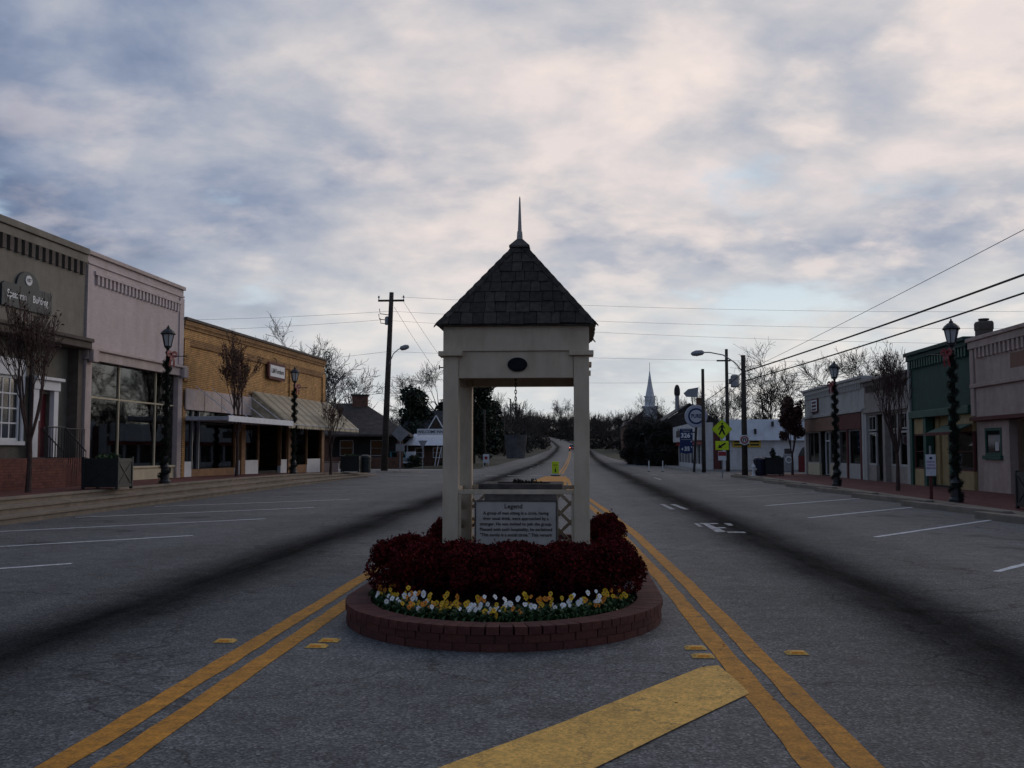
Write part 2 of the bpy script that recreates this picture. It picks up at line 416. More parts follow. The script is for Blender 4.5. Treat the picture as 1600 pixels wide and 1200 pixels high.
    L(nd.outputs['Color'], av.inputs[0])
    av.inputs[1].default_value = (1.6, 1.6, 0)
    L(obj, av.inputs[2])
    L(av.outputs[0], vc.inputs['Vector'])
    crk = ramp_n(t, vc.outputs['Distance'], [(0.0, (0.35, 0.35, 0.35)), (0.005, (1, 1, 1))])
    base = mix_n(t, 1.0, base, crk, 'MULTIPLY')
    vd = N(t, 'ShaderNodeTexVoronoi', i_Scale=0.75)
    vd.feature = 'DISTANCE_TO_EDGE'
    L(av.outputs[0], vd.inputs['Vector'])
    c2 = ramp_n(t, vd.outputs['Distance'], [(0.0, (1, 1, 1)), (0.010, (0, 0, 0))])
    c2 = math_n(t, 'MULTIPLY', c2, ramp_n(t, na.outputs[0], [(0.50, (0, 0, 0)), (0.60, (0.7, 0.7, 0.7))]))
    base = mix_n(t, c2, base, (0.02, 0.02, 0.02))
    L(base, b.inputs['Base Color'])
    bp = N(t, 'ShaderNodeBump', i_Strength=0.6, i_Distance=0.006)
    L(vo.outputs['Distance'], bp.inputs['Height'])
    L(bp.outputs[0], b.inputs['Normal'])
    d['asphalt'] = a


defmats()


# ------------------------------------------------------------------ mesh helpers
class MB:
    def __init__(s):
        s.v = []
        s.f = []
        s.m = []

    def add(s, vs, fs, mi=0):
        b = len(s.v)
        s.v += [tuple(p) for p in vs]
        s.f += [tuple(i + b for i in f) for f in fs]
        s.m += [mi] * len(fs)
        return s

    def box(s, x0, x1, y0, y1, z0, z1, mi=0):
        v = [(x, y, z) for z in (z0, z1) for y in (y0, y1) for x in (x0, x1)]
        return s.add(v, [(0, 2, 3, 1), (4, 5, 7, 6), (0, 1, 5, 4), (2, 6, 7, 3), (0, 4, 6, 2), (1, 3, 7, 5)], mi)

    def bar(s, a, b, w, h, up=(0, 0, 1), mi=0):
        a = Vector(a)
        b = Vector(b)
        d = (b - a).normalized()
        u = Vector(up)
        if abs(d.dot(u)) > 0.98:
            u = Vector((0, 1, 0))
        x = d.cross(u).normalized() * (w / 2)
        y = x.cross(d).normalized() * (h / 2)
        v = [p + i * x + j * y for p in (a, b) for i, j in ((-1, -1), (1, -1), (1, 1), (-1, 1))]
        return s.add(v, [(3, 2, 1, 0), (4, 5, 6, 7), (0, 1, 5, 4), (1, 2, 6, 5), (2, 3, 7, 6), (3, 0, 4, 7)], mi)

    def tube(s, pts, rad, n=6, cap=True, mi=0):
        pts = [Vector(p) for p in pts]
        if not isinstance(rad, (list, tuple)):
            rad = [rad] * len(pts)
        base = len(s.v)
        ref = None
        for i, p in enumerate(pts):
            d = (pts[min(i + 1, len(pts) - 1)] - pts[max(i - 1, 0)])
            d = d.normalized() if d.length > 1e-9 else Vector((0, 0, 1))
            if ref is None:
                ref = d.orthogonal().normalized()
            ref = ref - d * ref.dot(d)
            ref = ref.normalized() if ref.length > 1e-6 else d.orthogonal().normalized()
            q = d.cross(ref)
            for k in range(n):
                a = 2 * PI * k / n
                s.v.append(tuple(p + (ref * math.cos(a) + q * math.sin(a)) * rad[i]))
        nf = 0
        for i in range(len(pts) - 1):
            for k in range(n):
                k2 = (k + 1) % n
                s.f.append((base + i * n + k, base + i * n + k2, base + (i + 1) * n + k2, base + (i + 1) * n + k))
                nf += 1
        if cap:
            s.f.append(tuple(base + k for k in reversed(range(n))))
            s.f.append(tuple(base + (len(pts) - 1) * n + k for k in range(n)))
            nf += 2
        s.m += [mi] * nf
        return s

    def lathe(s, prof, n=16, c=(0, 0, 0), mi=0, rot=0.0):
        base = len(s.v)
        for r, z in prof:
            for k in range(n):
                a = 2 * PI * k / n + rot
                s.v.append((c[0] + r * math.cos(a), c[1] + r * math.sin(a), c[2] + z))
        nf = 0
        for i in range(len(prof) - 1):
            for k in range(n):
                k2 = (k + 1) % n
                s.f.append((base + i * n + k, base + i * n + k2, base + (i + 1) * n + k2, base + (i + 1) * n + k))
                nf += 1
        s.f.append(tuple(base + k for k in reversed(range(n))))
        s.f.append(tuple(base + (len(prof) - 1) * n + k for k in range(n)))
        s.m += [mi] * (nf + 2)
        return s

    def slab(s, poly, y0, y1, mi=0):
        """polygon of (x, z), counter-clockwise seen from -y, thick from y0 (front) to y1"""
        n = len(poly)
        v = [(x, y0, z) for x, z in poly] + [(x, y1, z) for x, z in poly]
        f = [tuple(range(n)), tuple(reversed(range(n, 2 * n)))]
        f += [(i, i + n, (i + 1) % n + n, (i + 1) % n) for i in range(n)]
        return s.add(v, f, mi)

    def flat(s, poly, z0, z1, mi=0):
        """polygon of (x, y), counter-clockwise from above, thick from z0 to z1"""
        n = len(poly)
        v = [(x, y, z1) for x, y in poly] + [(x, y, z0) for x, y in poly]
        f = [tuple(range(n)), tuple(reversed(range(n, 2 * n)))]
        f += [(i, i + n, (i + 1) % n + n, (i + 1) % n) for i in range(n)]
        return s.add(v, f, mi)

    def mesh(s, name, mats):
        me = bpy.data.meshes.new(name)
        me.from_pydata(s.v, [], s.f)
        if not isinstance(mats, (list, tuple)):
            mats = [mats]
        for m in mats:
            me.materials.append(m)
        if len(mats) > 1:
            me.polygons.foreach_set('material_index', s.m)
        me.update()
        return me

    def build(s, name, mats, parent=None, smooth=False, bevel=0.0):
        return obj(name, s.mesh(name, mats), parent, smooth, bevel)


def obj(name, me, parent=None, smooth=False, bevel=0.0):
    o = bpy.data.objects.new(name, me)
    COL.objects.link(o)
    if parent is not None:
        o.parent = parent
    if smooth and me is not None:
        me.polygons.foreach_set('use_smooth', [True] * len(me.polygons))
    if bevel:
        b = o.modifiers.new('bevel', 'BEVEL')
        b.width = bevel
        b.segments = 2
        b.limit_method = 'ANGLE'
    return o


def tag(o, label, cat, group=None):
    o['label'] = label
    o['category'] = cat
    if group:
        o['group'] = group
    return o


def thing(name, label, cat, loc=(0, 0, 0), rz=0.0, group=None):
    o = bpy.data.objects.new(name, None)
    COL.objects.link(o)
    o.location = loc
    o.rotation_euler = (0, 0, rz)
    o.empty_display_size = 0.2
    return tag(o, label, cat, group)


def struct(o):
    o['kind'] = 'structure'
    return o


KIDS = {}


def kids(o):
    return [c for c in bpy.data.objects if c.parent == o]


def copy_tree(root, label=None, loc=None, rz=None, scale=None, group=None):
    def cp(o, par):
        c = o.copy()
        COL.objects.link(c)
        if par is not None:
            c.parent = par
        for k in kids(o):
            if k is not c:
                cp(k, c)
        return c
    r = cp(root, None)
    if label:
        r['label'] = label
    if group:
        r['group'] = group
    if loc is not None:
        r.location = loc
    if rz is not None:
        r.rotation_euler = (0, 0, rz)
    if scale is not None:
        r.scale = scale if isinstance(scale, tuple) else (scale,) * 3
    return r


def npmesh(name, V, Q, mats, mi=None):
    me = bpy.data.meshes.new(name)
    nv, nq = len(V), len(Q)
    k = Q.shape[1]
    me.vertices.add(nv)
    me.vertices.foreach_set('co', np.asarray(V, dtype=np.float32).ravel())
    me.loops.add(nq * k)
    me.loops.foreach_set('vertex_index', np.asarray(Q, dtype=np.int32).ravel())
    me.polygons.add(nq)
    me.polygons.foreach_set('loop_start', np.arange(0, nq * k, k, dtype=np.int32))
    for m in (mats if isinstance(mats, (list, tuple)) else [mats]):
        me.materials.append(m)
    if mi is not None:
        me.polygons.foreach_set('material_index', np.asarray(mi, dtype=np.int32))
    me.update(calc_edges=True)
    me.validate()
    return me


def leaf_quads(rs, P, size, aspect=0.45, updir=0.0):
    n = len(P)
    a = rs.normal(size=(n, 3))
    a[:, 2] += updir
    a /= np.linalg.norm(a, axis=1)[:, None]
    b = rs.normal(size=(n, 3))
    b -= a * (a * b).sum(1)[:, None]
    b /= np.linalg.norm(b, axis=1)[:, None]
    sz = (size * rs.uniform(0.65, 1.35, n))[:, None]
    V = np.stack([P - a * sz, P + b * sz * aspect, P + a * sz, P - b * sz * aspect], 1).reshape(-1, 3)
    Q = np.arange(4 * n).reshape(n, 4)
    return V, Q


def blob_points(rs, blobs, n, edge=0.35):
    w = np.array([b[3] * b[4] * b[5] for b in blobs]) ** (2 / 3.)
    idx = rs.choice(len(blobs), n, p=w / w.sum())
    B = np.array(blobs)[idx]
    d = rs.normal(size=(n, 3))
    d /= np.linalg.norm(d, axis=1)[:, None]
    r = rs.uniform(0, 1, n) ** edge
    return B[:, :3] + d * r[:, None] * B[:, 3:6]


def foliage(name, parent, mats, rs, blobs, n, size, edge=0.35, aspect=0.45, updir=0.0, zmin=None):
    P = blob_points(rs, blobs, n, edge)
    if zmin is not None:
        P = P[P[:, 2] > zmin]
    V, Q = leaf_quads(rs, P, size, aspect, updir)
    me = npmesh(name, V, Q, mats, rs.integers(0, 3, len(Q)))
    return obj(name, me, parent)


def text(s, size, m, parent, loc, rot=(PI / 2, 0, 0), name='lettering', ext=0.003, bold=0.0, sx=1.0, align='CENTER'):
    cu = bpy.data.curves.new('t', 'FONT')
    cu.body = s
    cu.size = size
    cu.extrude = ext
    cu.offset = bold * size
    cu.align_x = align
    cu.align_y = 'CENTER'
    cu.resolution_u = 3
    to = bpy.data.objects.new('t', cu)
    COL.objects.link(to)
    dg = bpy.context.evaluated_depsgraph_get()
    me = bpy.data.meshes.new_from_object(to.evaluated_get(dg))
    bpy.data.objects.remove(to)
    bpy.data.curves.remove(cu)
    me.materials.clear()
    me.materials.append(m)
    for v in me.vertices:
        v.co.x *= sx
    o = obj(name, me, parent)
    o.location = loc
    o.rotation_euler = rot
    return o


# ------------------------------------------------------------------ ground and road
PY = [-400, 110, 175, 240, 320, 400, 500, 600, 700, 900, 1300, 4000]
PZ = [0, 0, 0.5, 1.7, 2.9, 4.3, 6.6, 9.2, 11.6, 15.0, 18.0, 18.0]


def zt(Y):
    return float(np.interp(Y, PY, PZ))


def centre(Y):
    return float(np.interp(Y, [-100, 240, 320, 400, 500, 600, 700, 800, 1000], [-0.85, -1.2, -2.2, -4.6, -8.5, -14.5, -27, -48, -110]))


def road_edges(Y):
    l = float(np.interp(Y, [-100, 20, 70, 82, 150, 240], [-11.4, -12.0, -13.0, -8.9, -8.6, -6.6]))
    r = float(np.interp(Y, [-100, 60, 62, 95, 130, 240], [10.45, 10.45, 10.2, 9.0, 6.6, 4.0]))
    if Y > 240:
        l, r = centre(Y) - 5.3, centre(Y) + 5.2
    return l, r


def make_ground():
    xs = [-3000, -900, -400, -200, -120, -80, -50, -30, -20, -13, 13, 20, 30, 50, 80, 120, 200, 400, 900, 3000]
    ys = [-300, -60, 0, 60, 110, 140, 175, 240, 320, 400, 500, 600, 700, 900, 1300, 2200, 5000]
    v = [(x, y, zt(y) - 0.04) for y in ys for x in xs]
    n = len(xs)
    f = [(j * n + i, j * n + i + 1, (j + 1) * n + i + 1, (j + 1) * n + i) for j in range(len(ys) - 1) for i in range(n - 1)]
    struct(MB().add(v, f).build('ground', MT['grass']))
    ys = list(range(-40, 240, 4)) + list(range(240, 1001, 12))
    rows = []
    for y in ys:
        l, r = road_edges(y)
        rows.append([l + (r - l) * k / 8 for k in range(9)])
    v = [(x, y, zt(y)) for y, row in zip(ys, rows) for x in row]
    f = [(j * 9 + i, j * 9 + i + 1, (j + 1) * 9 + i + 1, (j + 1) * 9 + i) for j in range(len(ys) - 1) for i in range(8)]
    me = MB().add(v, f).mesh('road', MT['asphalt'])
    uv = me.uv_layers.new(name='lane')
    for lp in me.loops:
        c = me.vertices[lp.vertex_index].co
        uv.data[lp.index].uv = (c.x - (centre(c.y) + 0.85), c.y)
    road = struct(obj('road', me))
    # cross street and forecourt, 4 mm below the main sheet
    def sheet(name, poly, m, z):
        me = MB().add([(x, y, z) for x, y in poly], [tuple(range(len(poly)))]).mesh(name, m)
        u = me.uv_layers.new(name='lane')
        for lp in me.loops:
            u.data[lp.index].uv = (-0.85, 0)
        return struct(obj(name, me))
    sheet('side_street', [(-160, 66), (-11, 66), (-8.2, 83), (-160, 83)], MT['asphalt'], -0.006)
    sheet('forecourt', [(9.5, 66.5), (70, 66.5), (70, 82.5), (9.5, 82.5)], MT['asphalt'], -0.006)
    sheet('forecourt_strip', [(5.5, 82.5), (10.5, 82.5), (10.5, 108), (5.5, 120)], MT['asphalt'], -0.006)
    sheet('driveway', [(-60, 83.5), (-10, 83.5), (-9.5, 87), (-60, 87)], MT['pale_concrete'], -0.012)
    return road


road = make_ground()


def paint(poly, m, name, z=0.004):
    return MB().add([(x, y, zt(y) + z) for x, y in poly], [tuple(range(len(poly)))]).build(name, m, road)


RJ = random.Random(77)


def strip(cl, w, m, name, z=0.004):
    L, Rr = [], []
    if len(cl) == 2:
        k_ = max(2, int((Vector(cl[1]) - Vector(cl[0])).length / 0.35))
        cl = [tuple(Vector(cl[0]).lerp(Vector(cl[1]), q / k_)) for q in range(k_ + 1)]
    for i, (x, y) in enumerate(cl):
        a = Vector(cl[max(i - 1, 0)])
        b = Vector(cl[min(i + 1, len(cl) - 1)])
        d = (b - a).normalized()
        nrm = Vector((-d.y, d.x))
        wl, wr = w / 2 + RJ.uniform(-0.008, 0.008), w / 2 + RJ.uniform(-0.008, 0.008)
        L.append((x + nrm.x * wl, y + nrm.y * wl))
        Rr.append((x - nrm.x * wr, y - nrm.y * wr))
    mb = MB()
    n = len(cl)
    v = [(x, y, zt(y) + z) for x, y in L] + [(x, y, zt(y) + z) for x, y in Rr]
    mb.add(v, [(i + n, i + 1 + n, i + 1, i) for i in range(n - 1)])
    return mb.build(name, m, road)


def lerp_line(pts, step=0.3):
    out = []
    ys = [p[1] for p in pts]
    xs = [p[0] for p in pts]
    y = ys[0]
    while y < ys[-1]:
        out.append((float(np.interp(y, ys, xs)), y))
        y += step
    out.append(pts[-1])
    return out


LANE_ARROW = ([(2.51, 27.2), (2.64, 27.2), (2.57, 29.8), (2.44, 29.8)], [(2.86, 27.2), (3.0, 27.2), (2.89, 29.8), (2.74, 29.8)], [(2.68, 19.6), (2.88, 19.75), (2.82, 21.75), (2.69, 21.75)],
              [(2.885, 19.48), (3.22, 19.45), (3.22, 19.75), (2.885, 19.75)], [(2.52, 21.0), (2.60, 21.0), (2.62, 21.95), (2.52, 21.95)], [(2.65, 21.77), (3.03, 21.77), (3.03, 22.05), (2.65, 22.05)],
              [(2.86, 20.6), (3.02, 20.6), (3.02, 20.88), (2.85, 20.88)], [(3.17, 21.35), (3.27, 21.35), (3.31, 22.0), (3.16, 22.05)])


def markings():
    # double yellow lines that part round the planter
    oL = [(-2.52, -4), (-2.57, 5), (-2.62, 13), (-2.45, 20), (-1.95, 27), (-1.35, 33), (-1.1, 40)]
    iL = [(-2.24, -4), (-2.30, 5), (-2.35, 12), (-2.2, 20), (-1.72, 27), (-1.15, 33), (-0.92, 40)]
    oR = [(1.52, -4), (1.42, 5), (1.30, 12), (1.10, 19), (0.80, 26), (0.40, 33), (-0.2, 42), (-0.5, 58)]
    iR = [(1.28, -4), (1.18, 5), (1.04, 12), (0.82, 19), (0.52, 26), (0.14, 33), (-0.42, 42), (-0.75, 58)]
    for ln in (oL, iL, oR, iR):
        strip(lerp_line(ln), 0.165, MT['yellow_line'], 'yellow_line')
    strip([(-1.2, 68), (-1.2, 110), (-1.3, 175), (-1.4, 240)], 0.14, MT['yellow_line'], 'yellow_line')
    strip([(-0.95, 68), (-0.95, 110), (-1.05, 175), (-1.15, 240)], 0.14, MT['yellow_line'], 'yellow_line')
    # diagonal bar of the painted island
    paint([(-1.66, 3.5), (-0.92, 3.5), (-0.4, 4.30), (0.09, 5.04), (0.62, 5.88), (1.10, 6.62), (1.075, 7.0), (1.02, 7.46), (0.90, 7.40), (0.45, 6.70), (-0.10, 5.83), (-0.63, 5.06)], MT['yellow_bar'], 'yellow_bar', 0.008)
    # yellow hatching patch beyond the planter
    paint([(-2.3, 50), (-0.3, 50), (-0.6, 62), (-1.9, 62)], MT['yellow_line'], 'yellow_patch', 0.010)
    # parking bays
    for k in range(-1, 9):
        y = 13.6 + 4.62 * k
        x0 = -6.95 - 0.018 * (y - 13)
        strip([(x0, y), (x0 - 4.5, y - 4.45)], 0.10, MT['white_line'] if k < 5 else MT['worn_line'], 'parking_line')
    for k in range(-1, 7):
        y = 13.45 + 5.25 * k
        strip([(5.4, y), (9.75, y + 5.25)], 0.10, MT['white_line'] if k < 4 else MT['worn_line'], 'parking_line')
    # worn lane arrow
    for q in LANE_ARROW:
        paint(q, MT['worn_line'], 'lane_arrow')
    # crosswalk / stop bars at the junction
    for k in range(7):
        x = -11.6 + 1.45 * k
        paint([(x, 64.0 - 0.05 * k), (x + 0.8, 64.0), (x + 0.8, 64.4), (x, 64.4)], MT['worn_line'], 'crossing_bar')
    for k in range(6):
        x = 3.6 + 1.1 * k
        paint([(x, 66.0), (x + 0.6, 66.0), (x + 0.6, 66.5), (x, 66.5)], MT['worn_line'], 'crossing_bar')
    strip([(4.6, 55), (4.6, 60)], 0.12, MT['worn_line'], 'lane_line')
    for y in (88, 105):
        strip([(-4.0, y), (-3.95, y + 3)], 0.14, MT['worn_line'], 'lane_line')


markings()


def sidewalks():
    # left: raised brick walk behind two concrete steps
    ys = [-8, 10, 20, 30, 40, 46, 52, 58, 63, 66]
    zs = [0.5, 0.5, 0.5, 0.5, 0.5, 0.48, 0.42, 0.33, 0.22, 0.15]
    def kx(y):
        return float(np.interp(y, [-8, 20, 70], [-11.5, -12.0, -12.95]))
    rs = random.Random(3)

    def run(x_a, x_b, zb):
        """one concrete step from x_a (street side) to x_b: riser set back under a nosing"""
        prof = lambda h: [(x_a - 0.05, -0.05), (x_a - 0.05, h - 0.055), (x_a, h - 0.055), (x_a, h), (x_b, h), (x_b, -0.05)]  # tread lip added so that it casts a dark line on the riser
        mb = MB()
        for i in range(len(ys) - 1):
            v = []
            for y, z in ((ys[i], zs[i]), (ys[i + 1], zs[i + 1])):
                v += [(kx(y) + dx, y, zz) for dx, zz in prof(z * zb)]
            f = [(k, k + 6, k + 7, k + 1) for k in range(5)]
            if i == 0:
                f.append((0, 1, 2, 3, 4, 5))
            if i == len(ys) - 2:
                f.append((11, 10, 9, 8, 7, 6))
            mb.add(v, f)
        return mb
    w = MB()
    for i in range(len(ys) - 1):
        y0, y1 = ys[i], ys[i + 1]
        w.add([(kx(y0) - 1.11, y0, zs[i] - 0.006), (kx(y1) - 1.11, y1, zs[i + 1] - 0.006), (-19, y1, zs[i + 1] - 0.006), (-19, y0, zs[i] - 0.006)], [(0, 1, 2, 3)])
    y0, y1 = ys[-1], 66.0
    w.add([(-13.9, 66, -0.05), (-19, 66, -0.05), (-19, 66, 0.144), (-13.9, 66, 0.144)], [(0, 1, 2, 3)])
    left = struct(w.build('sidewalk', MT['paver']))
    for xa, xb, zb in ((0, -0.47, 0.34), (-0.42, -0.90, 0.67), (-0.85, -1.12, 1.0)):
        run(xa, xb, zb).build('step', MT['concrete'], left)
    # right: low brick walk with a saw-tooth kerb
    r = MB()
    r.add([(10.55, -8, 0.114), (19, -8, 0.114), (19, 66, 0.114), (10.55, 66, 0.114)], [(0, 1, 2, 3)])
    right = struct(r.build('sidewalk', MT['paver']))
    MB().box(10.2, 10.56, -8, 66, -0.05, 0.12).build('kerb', MT['concrete'], right, bevel=0.015)
    MB().box(14.2, 19, 66.0, 66.3, -0.05, 0.119).build('kerb', MT['concrete'], right, bevel=0.015)
    MB().box(10.56, 14.2, 66.0, 66.3, -0.05, 0.121).build('kerb', MT['concrete'], right, bevel=0.015)
    for k in range(-2, 7):
        y = 24.3 + 5.25 * k
        j = rs.uniform(-0.04, 0.04)
        MB().bar((10.07 + j, y, 0.06), (9.35 + j, y + 5.1, 0.06), 0.26, 0.19).build('kerb_stone', MT['concrete'], right, bevel=0.02)
        MB().flat([(9.46 + j, y + 5.08), (10.16 + j, y + 0.1), (10.2, y + 0.1), (10.2, y + 5.08)], -0.02, 0.10).build('kerb_fill', MT['concrete'], right)
    # pale concrete apron and verge by the junction on the right
    struct(MB().flat([(9.0, 84.0), (10.5, 82.4), (24, 82.4), (24, 83.2), (10.4, 83.2), (10.4, 106), (9.0, 106)], -0.05, 0.06).build('sidewalk', MT['pale_concrete']))
    # grassy corner on the left
    g = MB()
    ring = [(-11.6 + 2.6 * math.cos(a) * 1.4, 89.5 + 2.0 * math.sin(a)) for a in [2 * PI * k / 20 for k in range(20)]]
    g.add([(x, y, -0.03) for x, y in ring] + [(-11.6 + (x + 11.6) * 0.6, 89.5 + (y - 89.5) * 0.6, 0.22) for x, y in ring] + [(-11.6, 89.5, 0.27)],
          [(i, (i + 1) % 20, 20 + (i + 1) % 20, 20 + i) for i in range(20)] + [(20 + i, 20 + (i + 1) % 20, 40) for i in range(20)])
    struct(g.build('verge', MT['grass'], smooth=True))
    g = MB()
    ring = [(-12.9 + 1.9 * math.cos(a), 72.8 + 1.3 * math.sin(a)) for a in [2 * PI * k / 20 for k in range(20)]]
    g.add([(x, y, -0.03) for x, y in ring] + [(-12.9 + (x + 12.9) * 0.8, 72.8 + (y - 72.8) * 0.8, 0.12) for x, y in ring],
          [(i, (i + 1) % 20, 20 + (i + 1) % 20, 20 + i) for i in range(20)] + [tuple(range(20, 40))])
    struct(g.build('traffic_island', MT['concrete']))


sidewalks()

#PART2
# ------------------------------------------------------------------ brick planter
PCX = -0.68


def planter_path(off=0.0):
    a, b1, b2, y0, y1 = 1.47 - off, 1.80 - off, 1.6 - off, 9.65, 15.2
    pts = []
    for k in range(61):
        t = PI + PI * k / 60
        pts.append((PCX + a * math.cos(t), y0 + b1 * math.sin(t)))
    for k in range(61):
        t = PI * k / 60
        pts.append((PCX + a * math.cos(t), y1 + b2 * math.sin(t)))
    return pts


def walk(pts, step, phase=0.0):
    P = [Vector(p) for p in pts] + [Vector(pts[0])]
    tot = sum((P[i + 1] - P[i]).length for i in range(len(P) - 1))
    n = int(tot / step)
    st = tot / n
    out = []
    want = phase * st
    acc = 0.0
    for i in range(len(P) - 1):
        l = (P[i + 1] - P[i]).length
        while want < acc + l and len(out) < n:
            q = P[i].lerp(P[i + 1], (want - acc) / max(l, 1e-9))
            d = P[i + 1] - P[i]
            out.append((q.x, q.y, math.atan2(d.y, d.x)))
            want += st
        acc += l
    return out


def make_planter():
    t = thing('brick_planter', 'long oval planter of red brick in the middle of the road', 'planter', (PCX, 12.4, 0))
    rs = random.Random(5)
    o_, i_ = planter_path(0.008), planter_path(0.19)
    n = len(o_)
    mb = MB()
    v = [(x - PCX, y - 12.4, z) for z in (-0.02, 0.128) for x, y in o_] + [(x - PCX, y - 12.4, z) for z in (-0.02, 0.128) for x, y in i_]
    f = []
    for i in range(n):
        j = (i + 1) % n
        f += [(i, j, n + j, n + i), (2 * n + j, 2 * n + i, 3 * n + i, 3 * n + j), (n + i, n + j, 3 * n + j, 3 * n + i)]
    mb.add(v, f).build('mortar_core', MT['mortar'], t)
    s_ = planter_path(0.18)
    sm = MB()
    v = [(x - PCX, y - 12.4, 0.13) for x, y in s_]
    v += [((x - PCX) * 0.6, (y - 12.4) * 0.6, 0.19) for x, y in s_]
    sm.add(v, [(i, (i + 1) % n, n + (i + 1) % n, n + i) for i in range(n)] + [tuple(range(n, 2 * n))])
    sm.build('soil', MT['soil'], t, smooth=True)
    side = [MB().box(-0.1025, 0.1025, -0.045, 0.045, -0.0305, 0.0305).mesh('brick', m) for m in MT['brick_red']]
    capm = [MB().box(-0.0488, 0.0488, -0.115, 0.115, -0.031, 0.031).mesh('brick', m) for m in MT['brick_red']]
    items = []
    for c in range(2):
        for x, y, a in walk(planter_path(0.047), 0.211, 0.5 * c):
            items.append((x, y, 0.031 + 0.067 * c + 0.001, a, side, 0.002))
    for x, y, a in walk(planter_path(0.105), 0.1015):
        items.append((x, y, 0.163, a, capm, 0.0022))
    items.sort(key=lambda q: q[0] ** 2 + q[1] ** 2)
    rest = MB()
    rv = []
    for k, (x, y, z, a, ms, jit) in enumerate(items):
        mi = rs.randrange(3)
        j = (rs.uniform(-jit, jit), rs.uniform(-jit, jit), rs.uniform(-jit, jit) * 0.5, a + rs.uniform(-0.008, 0.008))
        if k < 296:
            o = obj('brick', ms[mi], t)
            o.location = (x - PCX + j[0], y - 12.4 + j[1], z + j[2])
            o.rotation_euler = (rs.uniform(-0.008, 0.008), rs.uniform(-0.008, 0.008), j[3])
        else:
            M4 = Matrix.Translation((x - PCX + j[0], y - 12.4 + j[1], z + j[2])) @ Matrix.Rotation(j[3], 4, 'Z')
            me = ms[mi]
            rest.add([M4 @ vv.co for vv in me.vertices], [tuple(p.vertices) for p in me.polygons], mi)
    r = rest.build('brick_run', MT['brick_red'], t)
    r['kind'] = 'stuff'


make_planter()


